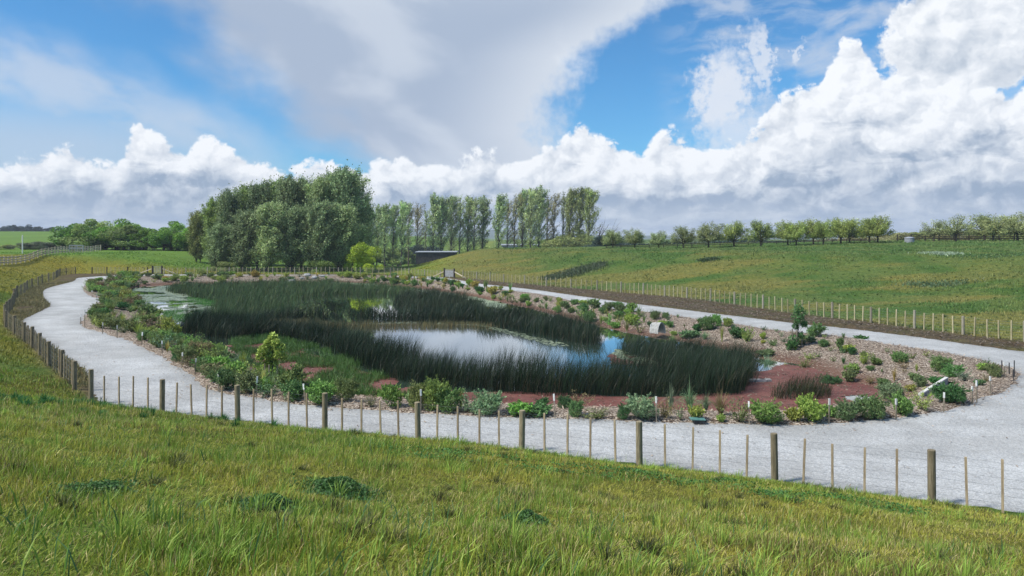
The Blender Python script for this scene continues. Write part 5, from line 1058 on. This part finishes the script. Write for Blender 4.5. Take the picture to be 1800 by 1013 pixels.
# left trees
for i, (u, v, Y, w, t) in enumerate(sorted([(140, 388, 186, 1.15, 'oak'), (168, 385, 192, 1.1, 'fresh'), (205, 387, 184, 1.1, 'oak'), (232, 386, 190, 1.1, 'oak'), (250, 405, 180, 1.2, 'oak'), (288, 403, 178, 1.15, 'oak'), (312, 389, 188, 1.1, 'oak'), (334, 396, 180, 1.1, 'oak'), (152, 396, 180, 1.2, 'fresh'), (186, 394, 182, 1.2, 'oak'), (218, 396, 181, 1.2, 'fresh'), (246, 398, 184, 1.2, 'oak'), (300, 404, 182, 1.2, 'oak')])):
    tree('oak', u, v - 5, Y, w * 1.25, t, f'{ordn(i)} spreading broadleaf tree from the left beyond the left field', 'broadleaf trees beyond the left field')
for i, (u, v, Y) in enumerate([(6, 397, 640), (22, 394, 620), (38, 395, 650), (54, 394, 630), (68, 397, 650), (90, 397, 640), (104, 399, 660), (116, 398, 640), (262, 400, 600)]):
    tree('oak', u, v, Y, 1.7, 'blue', f'{ordn(i)} distant dark tree from the left on the horizon', 'distant trees on the left horizon')
for i, (u, v, Y, w) in enumerate([(132, 420, 186, 1.6), (176, 418, 188, 1.8), (214, 417, 187, 1.8), (254, 421, 184, 1.5), (296, 420, 186, 1.6), (330, 420, 184, 1.6)]): tree('hedge', u, v, Y, w, 'oak', f'{ordn(i)} leafy bush from left under the broadleaf trees', 'bushes under the left broadleaf trees', cat='bush')
for i, (u, v, Y, w, t) in enumerate([(14, 428, 190, 2.6, 'olive'), (44, 424, 186, 2.6, 'grey'), (66, 422, 190, 2.6, 'grey'), (90, 424, 184, 2.6, 'grey'), (112, 427, 188, 2.4, 'grey')]):
    tree('hedge', u, v, Y, w, t, f'{ordn(i)} rounded grey green hedge bush from left behind the board fence', 'hedge bushes behind the board fence', cat='bush')
for i, (u, v, Y, w, t) in enumerate([(1060, 420, 210, 2.4, 'blue'), (1100, 420, 240, 3.0, 'blue'), (1180, 418, 240, 3.2, 'blue'), (1225, 417, 235, 3.0, 'grey'), (1275, 414, 250, 3.2, 'blue'), (1320, 414, 250, 3.2, 'blue'), (1365, 416, 260, 3.2, 'blue'), (1415, 416, 250, 3.2, 'blue'), (1470, 414, 240, 3.0, 'grey'), (1510, 408, 215, 2.4, 'rust'),
                                   (1555, 406, 200, 2.2, 'rust'), (1580, 404, 190, 2.2, 'rust'), (1612, 402, 190, 2.0, 'olive'), (1660, 398, 190, 2.0, 'rust'), (1710, 398, 190, 2.0, 'olive'), (1765, 396, 190, 2.0, 'olive'), (1800, 396, 190, 2.0, 'olive')]):
    tree('hedge', u, v, Y, w, t, f'{ordn(i)} hazy hedge bush from left behind the orchard trees', 'hedge bushes behind the orchard trees', cat='bush')
for i, (u, v, Y) in enumerate([(740, 424, 330), (752, 427, 340), (1068, 408, 190)]):
    tree('hedge', u, v, Y, 1.8, 'blue', ['dark far tree seen between the shelter belts', 'second dark far tree seen between the shelter belts', 'dark round tree left of the first orchard tree'][i], None, 'dark_tree')
# sapling with stakes on the right slope and the clumpy one on the left bank
def sapling(u, v, hpx, label, tone, seed, crowns, cs=1.0):
    X, Y, z = on_bed(u, v); s_ = Y / F; r_ = np.random.default_rng(seed); e = bpy.data.objects.new('sapling', None); COL.objects.link(e); e.location = (X, Y, z); tag(e, label, 'sapling')
    b = MB(); H = hpx * s_; b.tube([(0, 0, -.1), (0.03, 0, H * .5), (0.0, 0, H * .92)], [0.035, 0.025, 0.01], 6, False)
    C_ = []
    for (cx, cz, r) in crowns:
        c0 = np.array([cx * s_, r_.uniform(-.15, .15), cz * s_]); b.tube([(0.02, 0, max(0.3, c0[2] * .6)), tuple(c0)], [0.012, 0.005], 4, False); d = r_.normal(0, 1, (260, 3)); d /= np.linalg.norm(d, axis=1)[:, None]; C_.append(c0 + d * r * s_ * (0.5 + 0.55 * r_.random((260, 1))))
    V, c = leaves(np.concatenate(C_), 0.10 * cs, 0.55, 0.5, None, (1, 1, 1), 0.3); link('trunk', b.me('trunk', M['trunk']), e); link('crown', leafmesh('crown', V, c), e, color=[q * 2.6 for q in TONE[tone]])
    for (dx_, dh) in ((-10, 34), (-3, 32), (8, 30)):
        b = MB(); b.box((0, 0, dh * s_ / 2 - .1), (0.05, 0.05, dh * s_ + .2)); tag(link('support_stake', b.me('support_stake', M['stake_wood']), None, (X + dx_ * s_, Y + 0.2 * (dx_ > 0) - .15, z), ry=0.02 * dx_ / 8), {-10: 'left', -3: 'middle', 8: 'right'}[dx_] + ' timber support stake of the ' + label.split(' on ')[0], 'stake')
sapling(1402, 612, 74, 'tall dark green sapling on the right mulch slope', 'dark green', 3, [(0, 70, 9), (3, 62, 11), (-2, 54, 11), (5, 46, 10), (-3, 38, 6), (12, 42, 6), (-8, 16, 9), (-3, 8, 8), (6, 22, 6)], 0.95)
sapling(478, 672, 80, 'clumpy yellow green sapling on the left mulch bank', 'yellow green', 4, [(0, 78, 9), (-8, 68, 8), (8, 70, 8), (16, 62, 8), (-14, 58, 9), (4, 58, 9), (-20, 46, 9), (12, 50, 9), (-6, 46, 9), (20, 46, 7), (2, 34, 8), (-10, 34, 8)], 1.1)

# ------------------------------------------------------------------ buildings far behind
def shed(name, label, u0, u1, vt, Y, depth, zb, wallm, roofm, cat, eave=0.5, doors=(), slope=0.25, fascia=0.14):
    X0, X1 = (u0 - CX) / F * Y, (u1 - CX) / F * Y; top = CZ + (HV - vt) / F * Y; H = top - zb
    e = bpy.data.objects.new(name, None); COL.objects.link(e); e.location = (X0, Y, zb); tag(e, label, cat); L_ = X1 - X0
    b = MB(); b.box((L_ / 2, depth / 2, (H - fascia) / 2 - .3), (L_, depth, H - fascia + .6)); link('wall', b.me('wall', wallm), e)
    b = MB(); b.add([(-eave, -eave, H - fascia), (L_ + eave, -eave, H - fascia), (L_ + eave, depth + eave, H + slope), (-eave, depth + eave, H + slope), (-eave, -eave, H), (L_ + eave, -eave, H), (L_ + eave, depth + eave, H + slope + fascia), (-eave, depth + eave, H + slope + fascia)],
        [(0, 3, 2, 1), (4, 5, 6, 7), (0, 1, 5, 4), (1, 2, 6, 5), (2, 3, 7, 6), (3, 0, 4, 7)]); link('roof', b.me('roof', roofm), e)
    for (t, w, h0, h1, m_, nm) in doors:
        b = MB(); b.box((L_ * t, -0.03, (h0 + h1) / 2), (w, 0.06, h1 - h0)); link(nm, b.me(nm, M[m_]), e)
    return e
shed('farm_shed', 'long low dark shed with a pale flat roof behind the poplars', 732, 800, 443, 255, 9, gzp(-26, 255) - 0.2, M['shed_wall'], M['light_metal'], 'shed', slope=0.05, doors=[(0.2, 3.0, 0, 3.0, 'hole', 'doorway'), (0.5, 3.0, 0, 3.0, 'hole', 'doorway'), (0.8, 3.0, 0, 3.0, 'hole', 'doorway')])
shed('farm_building', 'long pale walled farm building seen behind the right shelter belt', 882, 1046, 431, 330, 12, -1.0, M['pale_wall'], M['light_metal'], 'building', doors=[(0.03, 1.4, 1.8, 3.4, 'glass', 'window'), (0.3, 1.6, 2.2, 3.3, 'glass', 'window'), (0.62, 1.6, 2.2, 3.3, 'glass', 'window'), (0.86, 1.6, 2.2, 3.3, 'glass', 'window')])
shed('white_hut', 'tiny white roofed hut just showing over the mound', 858, 866, 439.5, 185, 2, gzp(-4, 185), M['white_paint'], M['white_paint'], 'hut', eave=0.15, doors=[(0.5, .5, .8, 1.5, 'glass', 'window')])
Xs = (1598.5 - CX) / F * 133; e = bpy.data.objects.new('water_tank', None); COL.objects.link(e); e.location = (Xs, 133, gzp(Xs, 133)); tag(e, 'small pale grey lidded tank standing on the right skyline', 'tank')
b = MB(); b.tube([(0, 0, -.2), (0, 0, .85)], [0.80, 0.80], 22); link('tank', b.me('tank', M['light_metal']), e); b = MB(); b.tube([(0, 0, .853), (0, 0, .90), (0, 0, 1.03)], [0.86, 0.84, 0.25], 22); link('lid', b.me('lid', M['light_metal']), e)

# scrub and dark weeds on the mound
def weeds(label, cells, n, H, base, name='weed_patch'):
    X, Y = [], []
    for (u, v, ru, rv) in cells:
        Yc = np.linspace(40, 135, 500); Xr = (u - CX) / F * Yc; zc = ground_z(Xr, Yc); vv = HV + (CZ - zc) * F / Yc; i = np.argmin(abs(vv - v)); k = n // len(cells); X.append(rng.normal(Xr[i], ru / F * Yc[i] / 2, k)); Y.append(rng.normal(Yc[i], rv, k))
    X = np.concatenate(X); Y = np.concatenate(Y); Z = ground_z(X, Y); m_ = len(X); h = H * rng.uniform(.4, 1.1, m_)
    blades(name, np.stack([X, Y, Z], 1), h, np.full(m_, 0.07), rng.normal(0.05, 0.15, (m_, 2)), np.array(base)[None, :] * rng.uniform(.5, 1.6, (m_, 1)), M['reed'], label=label, cat='weeds')
weeds('dark scrubby weeds in the hollow on the side of the mound', [(970, 489, 18, 1.0), (990, 485, 26, 1.2), (1010, 480, 26, 1.4), (1030, 472, 26, 1.6), (1052, 467, 18, 1.2)], 3600, 0.4, (0.06, 0.085, 0.04))
weeds('dark green weed patches in the pasture low on the right', [(1620, 500, 34, 0.8), (1668, 500, 40, 0.8)], 900, 0.25, (0.07, 0.12, 0.05))
weeds('pale grey green weeds on the upper right pasture', [(1655, 447, 30, 1.0)], 900, 0.3, (0.26, 0.33, 0.22)); weeds('dark weed line near the top of the right pasture', [(1725, 450, 60, 0.6), (1760, 452, 60, 0.6)], 700, 0.25, (0.06, 0.12, 0.035))
weeds('dark tuft in the middle of the right pasture', [(1245, 457, 18, 0.5)], 700, 0.3, (0.04, 0.07, 0.025))

# loose chips of bark on the bed and kicked onto the path
def chips(name, X, Y, Z, label, kind='stuff', s0=0.05, s1=0.13, dim=1.0):
    n = len(X); a = rng.uniform(0, pi, n); L_ = rng.uniform(s0, s1, n); W_ = L_ * rng.uniform(0.25, 0.5, n); t = rng.normal(0, 0.25, (n, 2))
    u_ = np.stack([np.cos(a), np.sin(a), t[:, 0]], 1) * (L_ / 2)[:, None]; v_ = np.stack([-np.sin(a), np.cos(a), t[:, 1]], 1) * (W_ / 2)[:, None]; C_ = np.stack([X, Y, Z + 0.02 + np.abs(u_[:, 2])], 1)
    V = np.stack([C_ - u_ - v_, C_ + u_ - v_, C_ + u_ + v_, C_ - u_ + v_], 1).reshape(-1, 3); k = rng.random((n, 1)) ** 0.65; c = dim * (np.array([0.12, 0.08, 0.055]) * (1 - k) + np.array([0.62, 0.50, 0.38]) * k)
    tag(link(name, mesh(name, V, np.arange(4 * n).reshape(-1, 4), None, M['grassblade'], np.repeat(c, 4, 0))), label, 'mulch', kind=kind)
q = np.concatenate([np.stack([rng.uniform(-24, 24, 60000), rng.uniform(22, 62, 60000)], 1)]); sI = sdf(inner, q[:, 0], q[:, 1]); sW = sdf(shore, q[:, 0], q[:, 1]); k = (sI < 0.1) & (sW > -0.1); q = q[k]
chips('bark_chips', q[:, 0], q[:, 1], bed_z(q[:, 0], q[:, 1]), 'loose pale bark chips lying over the planting bed')
q = np.stack([rng.uniform(-22, 30, 90000), rng.uniform(13, 62, 90000)], 1); sI = sdf(inner, q[:, 0], q[:, 1]); sO = sdf(outer, q[:, 0], q[:, 1]); pr = np.exp(-sI / 0.35) * 0.9 + 0.035 * (fbm(q[:, 0] * .6, q[:, 1] * 1.6, 3, 333) > 0.56) + 0.02 + 0.25 * np.exp(sO / 0.3) * (q[:, 1] > 22); k = (sI > 0) & (sO < 0) & (rng.random(len(q)) < pr); q = q[k]
chips('path_chips', q[:, 0], q[:, 1], np.full(len(q), 0.035), 'bark chips and grit strewn over the gravel path', s0=0.03, s1=0.09)

q = inpoly([px(pp, WZ) for pp in ([(640, 690), (860, 694), (1150, 704), (1310, 696), (1330, 730), (1050, 730), (700, 706)], [(1320, 655), (1380, 640), (1470, 650), (1560, 680), (1570, 704), (1500, 718), (1420, 728), (1320, 725)], [(420, 612), (600, 645), (690, 680), (600, 685), (480, 650)])], 3000)
chips('floating_debris', q[:, 0], q[:, 1], np.full(len(q), WZ + 0.002), 'dead leaf scraps floating among the red water fern', s0=0.03, s1=0.12, dim=0.55)
q = np.stack([rng.uniform(-6, 40, 90000), rng.uniform(34, 105, 90000)], 1); sO = sdf(outer, q[:, 0], q[:, 1]); sF = sdf(fence_poly, q[:, 0], q[:, 1]); k = (sO > 0.05) & (sF < 0.1 + 0.3 * rng.random(len(q))); q = q[k]
chips('bark_litter', q[:, 0], q[:, 1], ground_z(q[:, 0], q[:, 1]), 'rough brown bark litter between the path and the right fence', s0=0.06, s1=0.17, dim=0.42)
q = np.stack([rng.uniform(-60, -14, 260000), rng.uniform(24, 112, 260000)], 1); sO = sdf(outer, q[:, 0], q[:, 1]); sF = sdf(fence_poly, q[:, 0], q[:, 1]); k = (sO > 0.1) & (sF < 0.1) & (fbm(q[:, 0] * .5, q[:, 1] * .5, 3, 77) > 0.42); q = q[k]; n = len(q)
blades('dry_weeds', np.stack([q[:, 0], q[:, 1], ground_z(q[:, 0], q[:, 1])], 1), rng.uniform(.06, .28, n), np.full(n, 0.035), rng.normal(0, .1, (n, 2)), np.array([[0.20, 0.18, 0.08]]) * rng.uniform(.4, 1.6, (n, 1)) * np.array([1, 1, 1]) ** 1, M['grassblade'], label='dry brown weeds between the left path edge and the fence', cat='weeds')

# ------------------------------------------------------------------ far hills
hx = np.arange(-4200, 4300, 60.0); hy = np.arange(2600, 4300, 100.0)
def hz_(x, y):
    r = S(y, 2600, 3400); return -6 + r * (14 + 46 * fbm(x * 0.0011, y * 0.0011, 4, 301) * (0.5 + 0.9 * np.exp(-((x + 330) / 500) ** 2))), None, None
tag(link('hills', gridmesh('hills', hx, hy, hz_, mat=M['hillmat'])), kind='structure')

# ------------------------------------------------------------------ air
hz_d = mesh('haze', [(x, y, z) for x in (-4600, 4600) for y in (-400, 4600) for z in (-30, 90)], [(0, 1, 3, 2), (4, 6, 7, 5), (0, 4, 5, 1), (2, 3, 7, 6), (0, 2, 6, 4), (1, 5, 7, 3)])
m = bpy.data.materials.new('haze_air'); m.use_nodes = True; nt = m.node_tree; nt.nodes.clear(); v = nt.nodes.new('ShaderNodeVolumePrincipled'); v.inputs['Color'].default_value = (0.80, 0.88, 1.0, 1); v.inputs['Density'].default_value = 0.00022
o = nt.nodes.new('ShaderNodeOutputMaterial'); nt.links.new(v.outputs[0], o.inputs['Volume']); hz_d.materials.append(m)
tag(link('haze', hz_d), kind='stuff')
